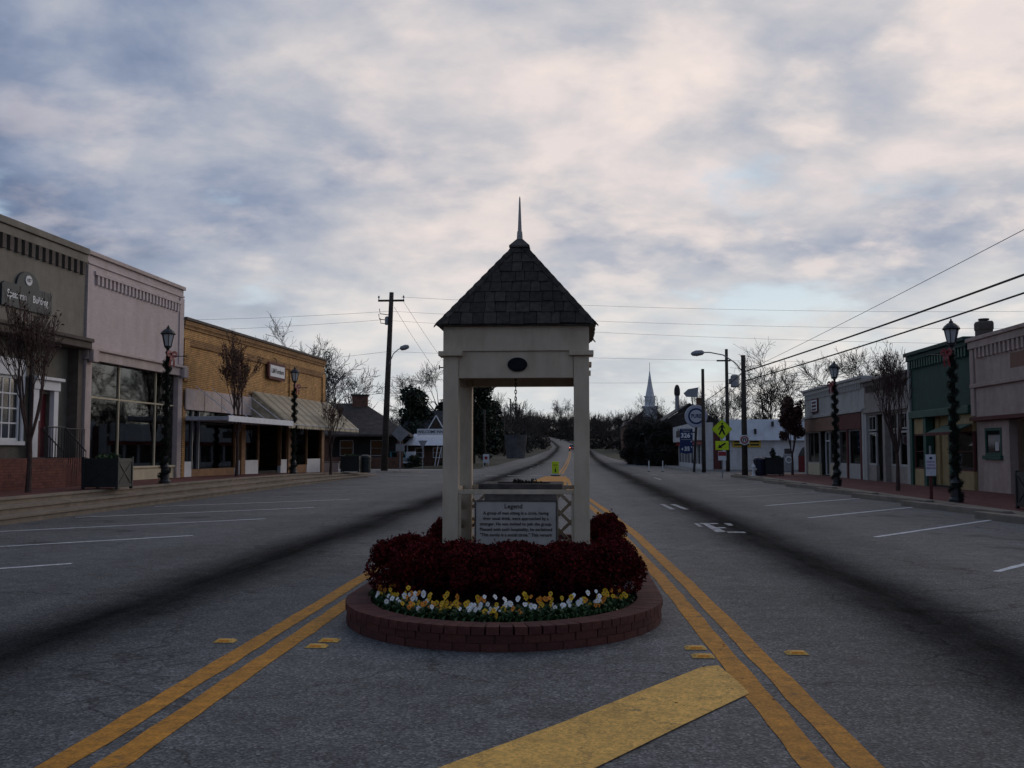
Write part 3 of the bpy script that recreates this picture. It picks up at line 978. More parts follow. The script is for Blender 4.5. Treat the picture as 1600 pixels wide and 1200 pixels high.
# ------------------------------------------------------------------ wishing-well shelter
def make_shelter():
    cx, cy, w, pw = -0.735, 13.2, 0.90, 0.19      # w: half the outer width
    t = thing('well_shelter', 'cream wishing-well shelter with dark shingled pyramid roof in the planter', 'shelter', (cx, cy, 0.12))
    zt0 = 0.12
    P = MT['paint_cream']
    hp = 2.72 - zt0
    for sx in (-1, 1):
        for sy in (-1, 1):
            c = w - pw / 2
            MB().box(sx * c - pw / 2, sx * c + pw / 2, sy * c - pw / 2, sy * c + pw / 2, -0.05, hp).build('post', P, t, bevel=0.008)
            q = pw / 2 + 0.055
            MB().box(sx * c - q, sx * c + q, sy * c - q, sy * c + q, hp + 0.002, hp + 0.062).build('post_cap', P, t, bevel=0.006)
    z0 = hp + 0.064
    # header boards under the caps, frieze boards above them
    b0, b1 = hp - 0.27, hp + 0.0625
    i = w - pw
    for s in (-1, 1):
        MB().box(-i + 0.002, i - 0.002, s * (w - 0.075) - 0.05, s * (w - 0.075) + 0.05, b0, b1).build('header_beam', P, t, bevel=0.005)
        MB().box(s * (w - 0.075) - 0.05, s * (w - 0.075) + 0.05, -i + 0.002, i - 0.002, b0, b1).build('header_beam', P, t, bevel=0.005)
    e = w + 0.0
    for s in (-1, 1):
        MB().box(-e, e, s * (e - 0.04) - 0.04, s * (e - 0.04) + 0.04, z0, z0 + 0.37).build('frieze_board', P, t, bevel=0.004)
        MB().box(s * (e - 0.04) - 0.04, s * (e - 0.04) + 0.04, -e + 0.082, e - 0.082, z0, z0 + 0.37).build('frieze_board', P, t, bevel=0.004)
    # oval plaque
    pl = MB()
    n = 28
    pl.slab([(0.122 * math.cos(2 * PI * k / n), 0.088 * math.sin(2 * PI * k / n)) for k in range(n)], -0.022, 0.0)
    pl.slab([(0.095 * math.cos(2 * PI * k / n), 0.062 * math.sin(2 * PI * k / n)) for k in range(n)], -0.028, -0.0225)
    o = pl.build('plaque', MT['plaque'], t, bevel=0.004)
    o.location = (0.02, -w + 0.024, b0 + 0.165)
    # roof: under-deck and shingles
    ez, az, eh = z0 + 0.335, z0 + 1.56, w + 0.062
    deck = MB()
    dk = 0.03
    deck.add([(-eh, -eh, ez - dk), (eh, -eh, ez - dk), (eh, eh, ez - dk), (-eh, eh, ez - dk), (0, 0, az - dk)], [(0, 1, 4), (1, 2, 4), (2, 3, 4), (3, 0, 4), (3, 2, 1, 0)])
    roof = deck.build('roof', MT['dark_wood'], t)
    rs = random.Random(11)
    rows = 8
    slope = math.hypot(eh, az - ez)
    nrm_up = eh / slope
    for side in range(4):
        rot = Matrix.Rotation(side * PI / 2, 4, 'Z')
        for r in range(rows):
            t0 = r / rows * 0.96
            t1 = (r + 1) / rows * 0.96 + 0.035
            t0 -= 0.012 if r == 0 else 0
            x = -eh * (1 - t0)
            xe = -x
            while x < xe - 0.01:
                ww = rs.uniform(0.11, 0.19)
                if xe - (x + ww) < 0.06:
                    ww = xe - x
                x1 = min(x + ww, xe)
                ta = t0 + rs.uniform(-0.004, 0.004)
                g = 0.004
                lim = eh * (1 - t1) + 0.015
                xa, xb = x + g, x1 - g
                ua, ub = max(-lim, min(lim, xa)), max(-lim, min(lim, xb))
                if ub - ua < 0.006:
                    m_ = (ua + ub) / 2
                    ua, ub = m_ - 0.003, m_ + 0.003
                th0, th1 = 0.018 + rs.uniform(-0.005, 0.005), 0.006

                def pt(xx, tt, h):
                    y = -eh * (1 - tt)
                    z = ez + (az - ez) * tt
                    return rot @ Vector((xx, y - h * (az - ez) / slope, z + h * nrm_up))
                v = [pt(xa, ta, -0.01), pt(xb, ta, -0.01), pt(ub, t1, -0.012), pt(ua, t1, -0.012), pt(xa, ta, th0), pt(xb, ta, th0), pt(ub, t1, th1), pt(ua, t1, th1)]
                MB().add(v, [(3, 2, 1, 0), (4, 5, 6, 7), (0, 1, 5, 4), (1, 2, 6, 5), (2, 3, 7, 6), (3, 0, 4, 7)]).build('shingle', MT['shingle'][rs.randrange(3)], roof)
                x = x1
    # hip shingles
    for side in range(4):
        a = side * PI / 2 + PI / 4
        d = Vector((math.cos(a), math.sin(a), 0))
        for r in range(11):
            f0, f1 = r / 11 * 0.97 - 0.012, (r + 1) / 11 * 0.97 + 0.03
            p0 = d * (eh * math.sqrt(2) * (1 - f0)) + Vector((0, 0, ez + (az - ez) * f0 + 0.036))
            p1 = d * (eh * math.sqrt(2) * (1 - f1)) + Vector((0, 0, ez + (az - ez) * f1 + 0.016))
            q = Vector((-d.y, d.x, 0))
            hw = 0.06
            dn = Vector((0, 0, -0.045))
            v = [p0 + q * hw + dn, p0, p0 - q * hw + dn, p1 + q * hw + dn, p1, p1 - q * hw + dn]
            th = Vector((0, 0, -0.022))
            v += [u + th for u in v]
            MB().add(v, [(0, 1, 4, 3), (1, 2, 5, 4), (0, 6, 7, 1), (1, 7, 8, 2), (9, 10, 7, 6), (10, 11, 8, 7), (0, 3, 9, 6), (2, 8, 11, 5), (3, 4, 10, 9), (4, 5, 11, 10)]).build('hip_shingle', MT['shingle'][rs.randrange(3)], roof)
    cp = MB()
    k = 0.135
    cp.add([(-k, -k, az - 0.085), (k, -k, az - 0.085), (k, k, az - 0.085), (-k, k, az - 0.085), (-k, -k, az - 0.105), (k, -k, az - 0.105), (k, k, az - 0.105), (-k, k, az - 0.105), (0, 0, az + 0.06)],
           [(0, 1, 8), (1, 2, 8), (2, 3, 8), (3, 0, 8), (4, 5, 1, 0), (5, 6, 2, 1), (6, 7, 3, 2), (7, 4, 0, 3), (7, 6, 5, 4)])
    cp.build('roof_cap', MT['dark_wood'], roof)
    sp = MB()
    sp.lathe([(0.058, az - 0.03), (0.046, az + 0.12), (0.036, az + 0.125), (0.026, az + 0.32), (0.012, az + 0.57), (0.004, az + 0.60)], 4, rot=PI / 4)
    sp.build('spire', MT['grey_white'], roof)
    # railings with crossed slats
    zr = 1.08 - zt0
    for k in range(4):
        rot = Matrix.Rotation(k * PI / 2, 4, 'Z')

        def part(mb, name, bev=0.003):
            mb.v = [tuple(rot @ Vector(p)) for p in mb.v]
            mb.build(name, P, t, bevel=bev)
        y = -w + 0.05
        part(MB().box(-i, i, y - 0.028, y + 0.028, zr - 0.055, zr), 'rail')
        part(MB().box(-i, i, y - 0.025, y + 0.025, 0.14, 0.19), 'rail')
        lo, hi = 0.19, zr - 0.055
        if k == 0:
            part(MB().box(-i + 0.001, -i + 0.035, y - 0.02, y + 0.02, lo, hi), 'stile')
            part(MB().box(i - 0.035, i - 0.001, y - 0.02, y + 0.02, lo, hi), 'stile')
            continue
        step = 0.26
        for dr in (1, -1):
            x = -i - (hi - lo)
            while x < i:
                xa, za, xb, zb = x, lo, x + (hi - lo), hi
                if xa < -i:
                    za += -i - xa
                    xa = -i
                if xb > i:
                    zb -= xb - i
                    xb = i
                if xb - xa > 0.05:
                    yy = y + 0.010 * dr
                    part(MB().bar((dr * xa, yy, za), (dr * xb, yy, zb), 0.018, 0.042, up=(0, 0, 1)), 'slat', 0)
                x += step
    # hanging drum the rope turns on
    MB().tube([(0, -i, b0 + 0.12), (0, i, b0 + 0.12)], 0.022, 8).build('crossbar', MT['dark_wood'], t)
    br = MB()
    br.tube([(-w - 0.06, -w + 0.10, hp - 0.13), (-w + 0.005, -w + 0.10, hp - 0.13)], 0.008, 6)
    br.tube([(-w - 0.06, -w + 0.10, hp - 0.155), (-w - 0.06, -w + 0.10, hp - 0.10)], 0.008, 6)
    br.build('hook', MT['black_metal'], t)
    MB().box(w - 0.005, w + 0.02, -w + 0.05, -w + 0.14, hp - 0.24, hp - 0.18).build('bracket', P, t)
    # the well itself stands inside: a thing of its own
    wl = thing('well_box', 'squat stone well box with dark plank rim inside the shelter', 'well', (-0.70, 13.2, 0.15))
    MB().box(-0.46, 0.46, -0.46, 0.46, 0, 0.90).build('curb', MT['stone'], wl, bevel=0.02)
    for s in (-1, 1):
        MB().box(-0.53, 0.53, s * 0.44 - 0.09, s * 0.44 + 0.09, 0.905, 0.99).build('rim_plank', MT['dark_wood'], wl, bevel=0.012)
        MB().box(s * 0.44 - 0.09, s * 0.44 + 0.09, -0.349, 0.349, 0.907, 0.988).build('rim_plank', MT['dark_wood'], wl, bevel=0.012)
    rs2 = np.random.default_rng(2)
    foliage('dead_plants', wl, MT['thicket'], rs2, [(-0.05, -0.1, 0.98, 0.09, 0.09, 0.06), (0.17, -0.1, 0.98, 0.10, 0.09, 0.06), (0.05, 0.1, 0.97, 0.25, 0.2, 0.04)], 260, 0.03)
    # legend board
    lb = thing('legend_sign', 'cream board with dark lettering telling the legend, on the front rail', 'sign', (-0.735, 12.335, 0.40))
    MB().box(-0.49, 0.49, -0.022, -0.002, 0.0, 0.535).build('board', MT['board'], lb, bevel=0.004)
    fr = MB()
    fr.box(-0.505, 0.505, -0.03, -0.0005, 0.5355, 0.552).box(-0.506, -0.4905, -0.03, -0.0005, 0, 0.535).box(0.4905, 0.506, -0.03, -0.0005, 0, 0.535)
    fr.build('frame', MT['dark_wood'], lb)
    text('Legend', 0.078, MT['text_dark'], lb, (-0.03, -0.0235, 0.478), bold=0.012)
    for k, s in enumerate(('A group of men sitting in a circle, having', 'their usual drink, were approached by a', 'stranger. He was invited to join the group.', 'Pleased with such hospitality, he exclaimed', '"This surely is a social circle." This remark')):
        o = text(s, 0.054, MT['text_dark'], lb, (0, -0.0235, 0.396 - 0.066 * k), bold=0.012)
        wd = max(v.co.x for v in o.data.vertices) - min(v.co.x for v in o.data.vertices)
        sc = (0.80 if k < 2 else 0.88) / wd
        for v in o.data.vertices:
            v.co.x *= sc
    # bucket on its chain
    bk = thing('well_bucket', 'grey wooden bucket hanging on a chain under the shelter roof', 'bucket', (-0.79, 13.2, 1.455))
    st = 18
    for k in range(st):
        a0, a1 = 2 * PI * k / st + 0.01, 2 * PI * (k + 1) / st - 0.01
        v = []
        for z, r in ((0, 0.118), (0.31, 0.148)):
            for rr in (r, r - 0.014):
                for a in (a0, a1):
                    v.append((rr * math.cos(a), rr * math.sin(a), z))
        MB().add(v, [(0, 1, 5, 4), (3, 2, 6, 7), (4, 5, 7, 6), (2, 3, 1, 0), (1, 3, 7, 5), (0, 4, 6, 2)]).build('stave', MT['grey_wood'], bk)
    MB().lathe([(0.104, 0.012), (0.106, 0.03)], st).build('bottom', MT['grey_wood'], bk)
    for z, r in ((0.05, 0.124), (0.25, 0.1435)):
        h = MB()
        n = 24
        for k in range(n):
            a0, a1 = 2 * PI * k / n, 2 * PI * (k + 1) / n
            h.add([((r + dr) * math.cos(a), (r + dr) * math.sin(a), z + dz) for a in (a0, a1) for dr, dz in ((0, 0), (0.004, 0), (0.004, 0.025), (0.0, 0.025))],
                  [(0, 4, 5, 1), (1, 5, 6, 2), (2, 6, 7, 3)])
        h.build('hoop', MT['grey_wood'], bk)
    MB().tube([(0.145 * math.cos(a), 0, 0.29 + 0.18 * math.sin(a)) for a in [PI * k / 12 for k in range(13)]], 0.007, 6).build('bail', MT['black_metal'], bk)
    ch = MB()
    z = 0.47
    k = 0
    while z < 1.10:
        pts = []
        for q in range(9):
            a = 2 * PI * q / 8
            u, vv = 0.013 * math.cos(a), 0.03 * math.sin(a)
            pts.append((u, 0, z + vv) if k % 2 else (0, u, z + vv))
        ch.tube(pts, 0.0055, 5, cap=False)
        z += 0.045
        k += 1
    ch.build('chain', MT['black_metal'], bk)


make_shelter()


# ------------------------------------------------------------------ planting in the brick planter
def shrub(x, y, rx, ry, h, n, label, seed, leafset='leaf_red', size=0.019, group=None):
    rs = np.random.default_rng(seed)
    t = thing('burgundy_shrub', label, 'shrub', (x, y, 0.15), 0, group)
    st = MB()
    for k in range(9):
        a = rs.uniform(0, 2 * PI)
        q = rs.uniform(0.25, 0.8)
        st.tube([(0, 0, -0.02), (rx * q * 0.4 * math.cos(a), ry * q * 0.4 * math.sin(a), h * 0.4), (rx * q * math.cos(a), ry * q * math.sin(a), h * 0.85)], [0.014, 0.009, 0.004], 5)
    st.build('stems', MT['bark'], t)
    bl = [(0, 0, h * 0.46, rx * 0.86, ry * 0.86, h * 0.46)]
    for k in range(26):
        a = rs.uniform(0, 2 * PI)
        ph = rs.uniform(0.05, 1.35)
        bl.append((rx * 0.74 * math.cos(a) * math.cos(ph) , ry * 0.74 * math.sin(a) * math.cos(ph), h * 0.42 + h * 0.42 * math.sin(ph), rx * rs.uniform(0.2, 0.34), ry * rs.uniform(0.2, 0.34), h * rs.uniform(0.14, 0.24)))
    P = blob_points(rs, bl, n, 0.28)
    P = P[P[:, 2] > 0.0]
    V, Q = leaf_quads(rs, P, size, 0.5, 0.15)
    # sprigs that stand out of the outline
    sp = []
    for k in range(26):
        b = bl[rs.integers(1, len(bl))]
        d = rs.normal(size=3)
        d[2] = abs(d[2]) + 0.6
        d /= np.linalg.norm(d)
        p0 = np.array(b[:3]) + d * np.array(b[3:6]) * 0.9
        ln = rs.uniform(0.02, 0.08)
        for q in range(9):
            sp.append(p0 + d * ln * q / 8 + rs.normal(size=3) * 0.009)
    V2, Q2 = leaf_quads(rs, np.array(sp), size * 0.85, 0.38, 0.6)
    mi = np.concatenate([rs.integers(0, 3, len(Q)), rs.integers(0, 2, len(Q2))])
    me = npmesh('foliage', np.concatenate([V, V2]), np.concatenate([Q, Q2 + len(V)]), MT[leafset], mi)
    obj('foliage', me, t)
    return t


def planting():
    g = 'burgundy shrubs in the brick planter'
    front = [(-1.60, 9.72, 0.50, 0.80, 0.58, 'leftmost burgundy shrub of the front row in the brick planter'),
             (-1.12, 9.85, 0.46, 0.80, 0.52, 'burgundy shrub in the front row below the left shelter post'),
             (-0.60, 9.72, 0.50, 0.82, 0.52, 'burgundy shrub in the front row just below the legend board'),
             (-0.08, 9.80, 0.46, 0.80, 0.52, 'burgundy shrub in the front row below the right shelter post'),
             (0.30, 9.68, 0.43, 0.78, 0.57, 'rightmost burgundy shrub of the front row in the brick planter')]
    for k, (x, y, rx, ry, h, lb) in enumerate(front):
        shrub(x, y, rx, ry, h, 20000, lb, 20 + k, group=g)
    shrub(0.44, 14.6, 0.34, 0.75, 0.50, 11000, 'burgundy shrub to the right of the shelter behind the front row', 40, group=g)
    shrub(0.42, 12.6, 0.28, 0.6, 0.36, 6500, 'low burgundy shrub beside the right front post of the shelter', 41, group=g)
    shrub(-1.82, 14.4, 0.30, 0.75, 0.46, 10000, 'burgundy shrub to the left of the shelter behind the front row', 42, group=g)
    shrub(-1.86, 11.5, 0.26, 0.6, 0.44, 7000, 'burgundy shrub on the left edge in front of the shelter post', 43, group=g)
    # pansies
    rs = random.Random(8)
    nr = np.random.default_rng(8)

    def bloom_mesh(m):
        mb = MB()
        for k, (a, l, wd) in enumerate(((90, 0.026, 0.030), (35, 0.024, 0.026), (145, 0.024, 0.026), (-35, 0.022, 0.024), (-145, 0.022, 0.024), (-90, 0.028, 0.032))):
            a = R(a)
            c = (math.cos(a) * l * 0.72, 0.003 * (k % 3) - 0.003, math.sin(a) * l * 0.72)
            ring = []
            for q in range(8):
                b = 2 * PI * q / 8
                u, v = math.cos(b) * l * 0.75, math.sin(b) * wd * 0.6
                ring.append((c[0] + u * math.cos(a) - v * math.sin(a), c[1] - 0.004 * math.cos(b), c[2] + u * math.sin(a) + v * math.cos(a)))
            mb.add(ring + [c], [(q, (q + 1) % 8, 8) for q in range(8)])
        n = 7
        mb.slab([(0.008 * math.cos(2 * PI * k / n), 0.008 * math.sin(2 * PI * k / n)) for k in range(n)], -0.010, -0.006, 1)
        return mb.mesh('blossom', [m, MT['flower_eye']])
    blooms = {'yellow': bloom_mesh(MT['yellow_petal']), 'white': bloom_mesh(MT['white_petal']), 'orange': bloom_mesh(MT['orange_petal'])}
    for b in list(blooms):
        if b == 'white':
            blooms[b].materials[1] = MT['yellow_petal']
    clumps = []
    for k in range(3):
        V = []
        P = blob_points(nr, [(0, 0, 0.055, 0.095, 0.085, 0.055)], 150, 0.4)
        V, Q = leaf_quads(nr, P, 0.024, 0.5, 0.3)
        clumps.append(npmesh('leaves', V, Q, MT['leaf_green'], nr.integers(0, 3, len(Q))))
    n = 78
    for k in range(n):
        row = k % 3
        f = (k // 3 + 0.33 * row) / (n / 3)
        x = -1.86 + 2.32 * f + rs.uniform(-0.03, 0.03)
        u = (x - PCX) / 1.22
        arc = 9.62 - 1.48 * math.sqrt(max(0.02, 1 - u * u))
        y = arc + 0.09 + 0.13 * row + rs.uniform(-0.03, 0.05) + (0.05 if abs(u) > 0.8 else 0)
        c = ('yellow', 'yellow', 'white', 'orange', 'white', 'yellow', 'orange', 'white')[(k // 3 * 5 + row * 3 + (k % 7 == 0)) % 8]
        t = thing('pansy', 'low %s pansy plant in the flower bed at the front of the planter' % c, 'flower', (x, y, 0.145), rs.uniform(-0.4, 0.4), '%s pansies' % c)
        obj('leaves', clumps[k % 3], t)
        for q in range(rs.choice((3, 4, 5, 6)) if row == 2 else rs.choice((1, 2, 3, 5) if row else (0, 0, 1, 2, 4))):
            o = obj('blossom', blooms[c], t)
            o.location = (rs.uniform(-0.08, 0.08), rs.uniform(-0.06, 0.02), rs.uniform(0.085, 0.15 + 0.05 * (row == 2)))
            o.rotation_euler = (rs.uniform(-0.9, 0.0), 0, rs.uniform(-0.7, 0.7))
            s = rs.uniform(0.45, 0.75)
            o.scale = (s, s, s)


planting()


# ------------------------------------------------------------------ raised reflectors and litter on the road
def road_bits():
    m = MB()
    m.add([(-0.085, -0.06, 0), (0.085, -0.06, 0), (0.085, 0.06, 0), (-0.085, 0.06, 0), (-0.06, -0.03, 0.018), (0.06, -0.03, 0.018), (0.06, 0.03, 0.018), (-0.06, 0.03, 0.018)],
          [(4, 5, 6, 7), (0, 1, 5, 4), (1, 2, 6, 5), (2, 3, 7, 6), (3, 0, 4, 7)])
    body = m.mesh('body', MT['yellow_bar'])
    ln = MB().add([(-0.045, -0.0535, 0.0065), (0.045, -0.0535, 0.0065), (0.045, -0.034, 0.0182), (-0.045, -0.034, 0.0182)], [(0, 1, 2, 3)]).mesh('lens', MT['orange_petal'])
    spots = [(-2.86, 8.15, 'amber road reflector just outside the left double yellow line'), (-2.02, 8.22, 'amber road reflector inside the left yellow line, the farther of two'), (-2.06, 7.98, 'amber road reflector inside the left yellow line, the nearer of two'),
             (0.93, 8.10, 'amber road reflector inside the right yellow line, the farther of two'), (0.95, 7.78, 'amber road reflector inside the right yellow line, the nearer of two'), (1.68, 7.95, 'amber road reflector just outside the right double yellow line')]
    for x, y, lb in spots:
        t = thing('road_reflector', lb, 'reflector', (x, y, 0.004), 0, 'raised road reflectors')
        obj('body', body, t)
        obj('lens', ln, t)
    rs = np.random.default_rng(4)
    P = np.stack([rs.uniform(-2.6, 1.4, 130), rs.uniform(6.2, 8.4, 130), np.full(130, 0.008)], 1)
    d = ((P[:, 0] - PCX) / 1.55) ** 2 + ((P[:, 1] - 9.65) / 1.9) ** 2
    P = P[d > 1.0]
    P2 = np.stack([rs.uniform(-9, 9, 160), rs.uniform(5, 40, 160), np.full(160, 0.008)], 1)
    d2 = (np.abs(P2[:, 0] - PCX) > 1.7)
    P2 = P2[d2]
    A = np.concatenate([P, P2])
    V, Q = leaf_quads(rs, A, 0.016, 0.5)
    V[:, 2] = 0.006 + np.abs(V[:, 2] - 0.008) * 0.4
    o = obj('litter', npmesh('litter', V, Q, MT['debris']))
    o['kind'] = 'stuff'
    tag(o, 'scattered dead leaves and grit lying on the asphalt', 'litter')


road_bits()
#PART3
# ------------------------------------------------------------------ shop buildings
def bx(root, name, m, *boxes, bevel=0.0):
    mb = MB()
    for b in boxes:
        mb.box(*b)
    return mb.build(name, MT[m] if isinstance(m, str) else m, root, bevel=bevel)


def shell(root, L, zs, top, wall, side, depth=13.0, floor=-0.45, inner=4.0):
    """facade wall above the shop front, side walls, back room and roof"""
    bx(root, 'wall', wall, (0, L, 0, 0.35, zs, top))
    bx(root, 'side_wall', side, (0, 0.28, 0.352, depth, floor, top - 0.05))
    bx(root, 'side_wall', side, (L - 0.28, L, 0.352, depth, floor, top - 0.05))
    bx(root, 'back_wall', side, (0.282, L - 0.282, depth - 0.3, depth - 0.002, floor, top - 0.4))
    bx(root, 'roof', 'dark_roof', (0.282, L - 0.282, 0.354, depth - 0.302, top - 0.7, top - 0.5))
    bx(root, 'ceiling', 'interior', (0.282, L - 0.282, 0.354, inner, zs + 0.02, zs + 0.1))
    bx(root, 'room_wall', 'interior', (0.282, L - 0.282, inner, inner + 0.1, floor, zs + 0.018))
    bx(root, 'room_floor', 'interior', (0.282, L - 0.282, 0.20, inner - 0.002, -0.2, 0.06))


def dentils(root, m, x0, x1, step, w, p, z0, z1, y=0.0):
    n = int((x1 - x0) / step)
    st = (x1 - x0) / n
    me = MB().box(-w / 2, w / 2, -p, 0.01, 0, z1 - z0).mesh('dentil', MT[m])
    for k in range(n):
        o = obj('dentil', me, root)
        o.location = (x0 + st * (k + 0.5), y, z0)


def pane(root, x0, x1, z0, z1, y=0.14):
    return bx(root, 'pane', 'glass', (x0, x1, y, y + 0.008, z0, z1))


def window(root, x0, x1, z0, z1, fm, y=0.10, nx=1, nz=1, fw=0.06, mw=0.03, dark=False):
    w = MB()
    w.box(x0, x0 + fw, y, y + 0.09, z0, z1).box(x1 - fw, x1, y, y + 0.09, z0, z1)
    w.box(x0 + fw, x1 - fw, y + 0.001, y + 0.089, z0, z0 + fw).box(x0 + fw, x1 - fw, y + 0.001, y + 0.089, z1 - fw, z1)
    o = w.build('window', MT[fm], root)
    xs = [x0 + fw + (x1 - x0 - 2 * fw) * k / nx for k in range(nx + 1)]
    zs = [z0 + fw + (z1 - z0 - 2 * fw) * k / nz for k in range(nz + 1)]
    for x in xs[1:-1]:
        bx(o, 'glazing_bar', fm, (x - mw / 2, x + mw / 2, y + 0.02, y + 0.07, z0 + fw, z1 - fw))
    for z in zs[1:-1]:
        bx(o, 'glazing_bar', fm, (x0 + fw, x1 - fw, y + 0.022, y + 0.068, z - mw / 2, z + mw / 2))
    if dark:
        bx(o, 'pane', 'car_glass', (x0 + fw, x1 - fw, y + 0.04, y + 0.05, z0 + fw, z1 - fw))
    else:
        bx(o, 'pane', 'glass', (x0 + fw, x1 - fw, y + 0.04, y + 0.048, z0 + fw, z1 - fw))
    return o


def frontage(p0, p1, z, side):
    """root placed so that local x runs left to right for someone facing the front, -y faces the street"""
    d = Vector(p1) - Vector(p0)
    return (p0[0], p0[1], z), math.atan2(d.y, d.x), d.length


def tan_building():
    loc, rz, L = frontage((-16.75, 15.0), (-16.22, 32.08), 0.5, -1)
    t = thing('shop_building', 'tan stucco building with dark dentil row and brick entrance stairs', 'building', loc, rz)
    bx(t, 'wall', 'tan_wall', (0, L, 0, 0.4, 4.75, 7.55))
    bx(t, 'side_wall', 'tan_wall', (0, 0.3, 0.402, 13, -0.5, 7.4))
    bx(t, 'side_wall', 'tan_wall', (L - 0.3, L, 0.402, 13, -0.5, 7.4))
    bx(t, 'roof', 'dark_roof', (0.302, L - 0.302, 0.404, 13, 6.9, 7.1))
    bx(t, 'coping', 'tan_wall', (-0.02, L, -0.14, 0.5, 7.552, 7.76), bevel=0.02)
    bx(t, 'band', 'tan_wall', (0, L, -0.07, -0.001, 7.28, 7.54), bevel=0.01)
    dentils(t, 'tan_dark', 0.1, L - 0.1, 0.36, 0.17, 0.10, 6.86, 7.278)
    bx(t, 'cornice', 'tan_dark', (-0.02, L - 0.03, -0.32, 0.45, 4.40, 4.748), bevel=0.02)
    bx(t, 'cornice_moulding', 'tan_dark', (-0.02, L - 0.035, -0.40, -0.321, 4.62, 4.74), bevel=0.02)
    # recessed lower wall with openings left for door and window
    y0, y1 = 0.36, 0.66
    wx0, wx1, wz0, wz1 = 12.55, 14.2, 1.35, 3.3
    dx0, dx1, dz0, dz1 = 14.92, 15.76, 0.86, 2.85
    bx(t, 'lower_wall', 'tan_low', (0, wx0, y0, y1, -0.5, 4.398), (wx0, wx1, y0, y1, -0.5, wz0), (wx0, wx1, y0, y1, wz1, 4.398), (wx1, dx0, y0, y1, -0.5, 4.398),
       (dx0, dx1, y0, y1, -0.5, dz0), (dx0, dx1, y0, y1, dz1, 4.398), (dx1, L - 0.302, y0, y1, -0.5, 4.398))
    bx(t, 'end_pier', 'tan_dark', (L - 0.30, L - 0.002, 0.0, 0.401, -0.5, 4.398))
    w = window(t, wx0, wx1, wz0, wz1, 'white_paint', y=0.40, nx=4, nz=4, fw=0.09, mw=0.045, dark=True)
    bx(w, 'sill', 'white_paint', (wx0 - 0.1, wx1 + 0.1, 0.24, 0.359, wz0 - 0.12, wz0 - 0.002))
    bx(w, 'casing', 'white_paint', (wx0 - 0.12, wx0 - 0.001, 0.31, 0.359, wz0, wz1), (wx1 + 0.001, wx1 + 0.12, 0.31, 0.359, wz0, wz1), (wx0 - 0.14, wx1 + 0.14, 0.30, 0.359, wz1 + 0.002, wz1 + 0.5))
    window(t, 10.2, 12.0, 1.35, 3.3, 'white_paint', y=0.26, nx=4, nz=4, fw=0.09, mw=0.045, dark=True)
    d = bx(t, 'door', 'red_door', (dx0, dx1, 0.48, 0.53, dz0, dz1))
    for zz0, zz1 in ((1.0, 1.6), (1.75, 2.65)):
        for xx in (dx0 + 0.1, (dx0 + dx1) / 2 + 0.03):
            bx(d, 'door_panel', 'red_door', (xx, xx + 0.29, 0.465, 0.479, zz0, zz1), bevel=0.008)
    bx(d, 'notice', 'white_paint', (dx0 + 0.30, dx0 + 0.50, 0.455, 0.4645, 2.0, 2.32))
    MB().lathe([(0.015, 0), (0.03, 0.02), (0.03, 0.05), (0.01, 0.06)], 10).build('handle', MT['galv'], d).location = (dx1 - 0.08, 0.45, 1.75)
    s = bx(t, 'door_surround', 'white_paint', (dx0 - 0.30, dx0 - 0.002, 0.20, 0.358, dz0, dz1 + 0.10), (dx1 + 0.002, dx1 + 0.26, 0.20, 0.358, dz0, dz1 + 0.10), bevel=0.01)
    bx(s, 'entablature', 'white_paint', (dx0 - 0.34, dx1 + 0.30, 0.16, 0.357, dz1 + 0.102, dz1 + 0.40), bevel=0.01)
    bx(s, 'door_cornice', 'white_paint', (dx0 - 0.42, dx1 + 0.36, 0.04, 0.356, dz1 + 0.402, dz1 + 0.50), bevel=0.015)
    MB().tube([(14.47, 0.20, 0.9), (14.47, 0.20, 4.39)], 0.07, 8).build('downspout', MT['black_metal'], t)
    # stairs: things of their own
    st = thing('entrance_stairs', 'red brick landing with side steps in front of the red door', 'stairs', loc, rz)
    bx(st, 'landing', mat('stair_brick', (0.15, 0.058, 0.045), 0.9, 0.25, 6, 0.2, kind='brick', ms=0.008, mortar=0.7), (8.0, 14.0, -1.25, 0.35, -0.05, 0.84), (14.002, L - 0.31, -0.42, 0.349, -0.05, 0.84))
    for k in range(4):
        bx(st, 'step', MT['brick_red'][k % 3], (14.004 + 0.30 * k, 14.30 + 0.30 * k, -1.245, -0.424, -0.04, 0.67 - 0.17 * k), bevel=0.01)
    for k, (pts) in enumerate(([(13.0, -1.2, 1.75), (13.95, -1.2, 1.75), (15.2, -1.2, 1.05)], [(15.25, -0.38, 1.75), (16.6, -0.38, 1.75)], [(13.98, -0.46, 1.72), (15.24, -0.46, 1.02)])):
        rl = MB()
        for a, b in zip(pts[:-1], pts[1:]):
            rl.tube([a, b], 0.022, 6)
            n = max(2, int((Vector(b) - Vector(a)).length / 0.14))
            for q in range(n + 1):
                p = Vector(a).lerp(Vector(b), q / n)
                foot = 0.84 if (p.x < 14.0 or k == 1) else max(0.0, 0.84 - 0.17 * (1 + int((p.x - 14.0) / 0.30)))
                rl.tube([(p.x, p.y, foot), tuple(p)], 0.011, 5)
        rl.build('handrail', MT['black_metal'], st)
    # name board
    sg = thing('name_sign', 'dark arched board lettered with the building name on the tan wall', 'sign', loc, rz)
    c, zz = 13.7, 5.22
    poly = [(c - 1.30, zz), (c + 1.30, zz), (c + 1.30, zz + 0.62), (c + 1.18, zz + 0.70), (c + 0.62, zz + 0.70)]
    poly += [(c + 0.58 * math.cos(a), zz + 0.72 + 0.44 * math.sin(a)) for a in [PI * k / 14 for k in range(15)]]
    poly += [(c - 0.62, zz + 0.70), (c - 1.18, zz + 0.70), (c - 1.30, zz + 0.62)]
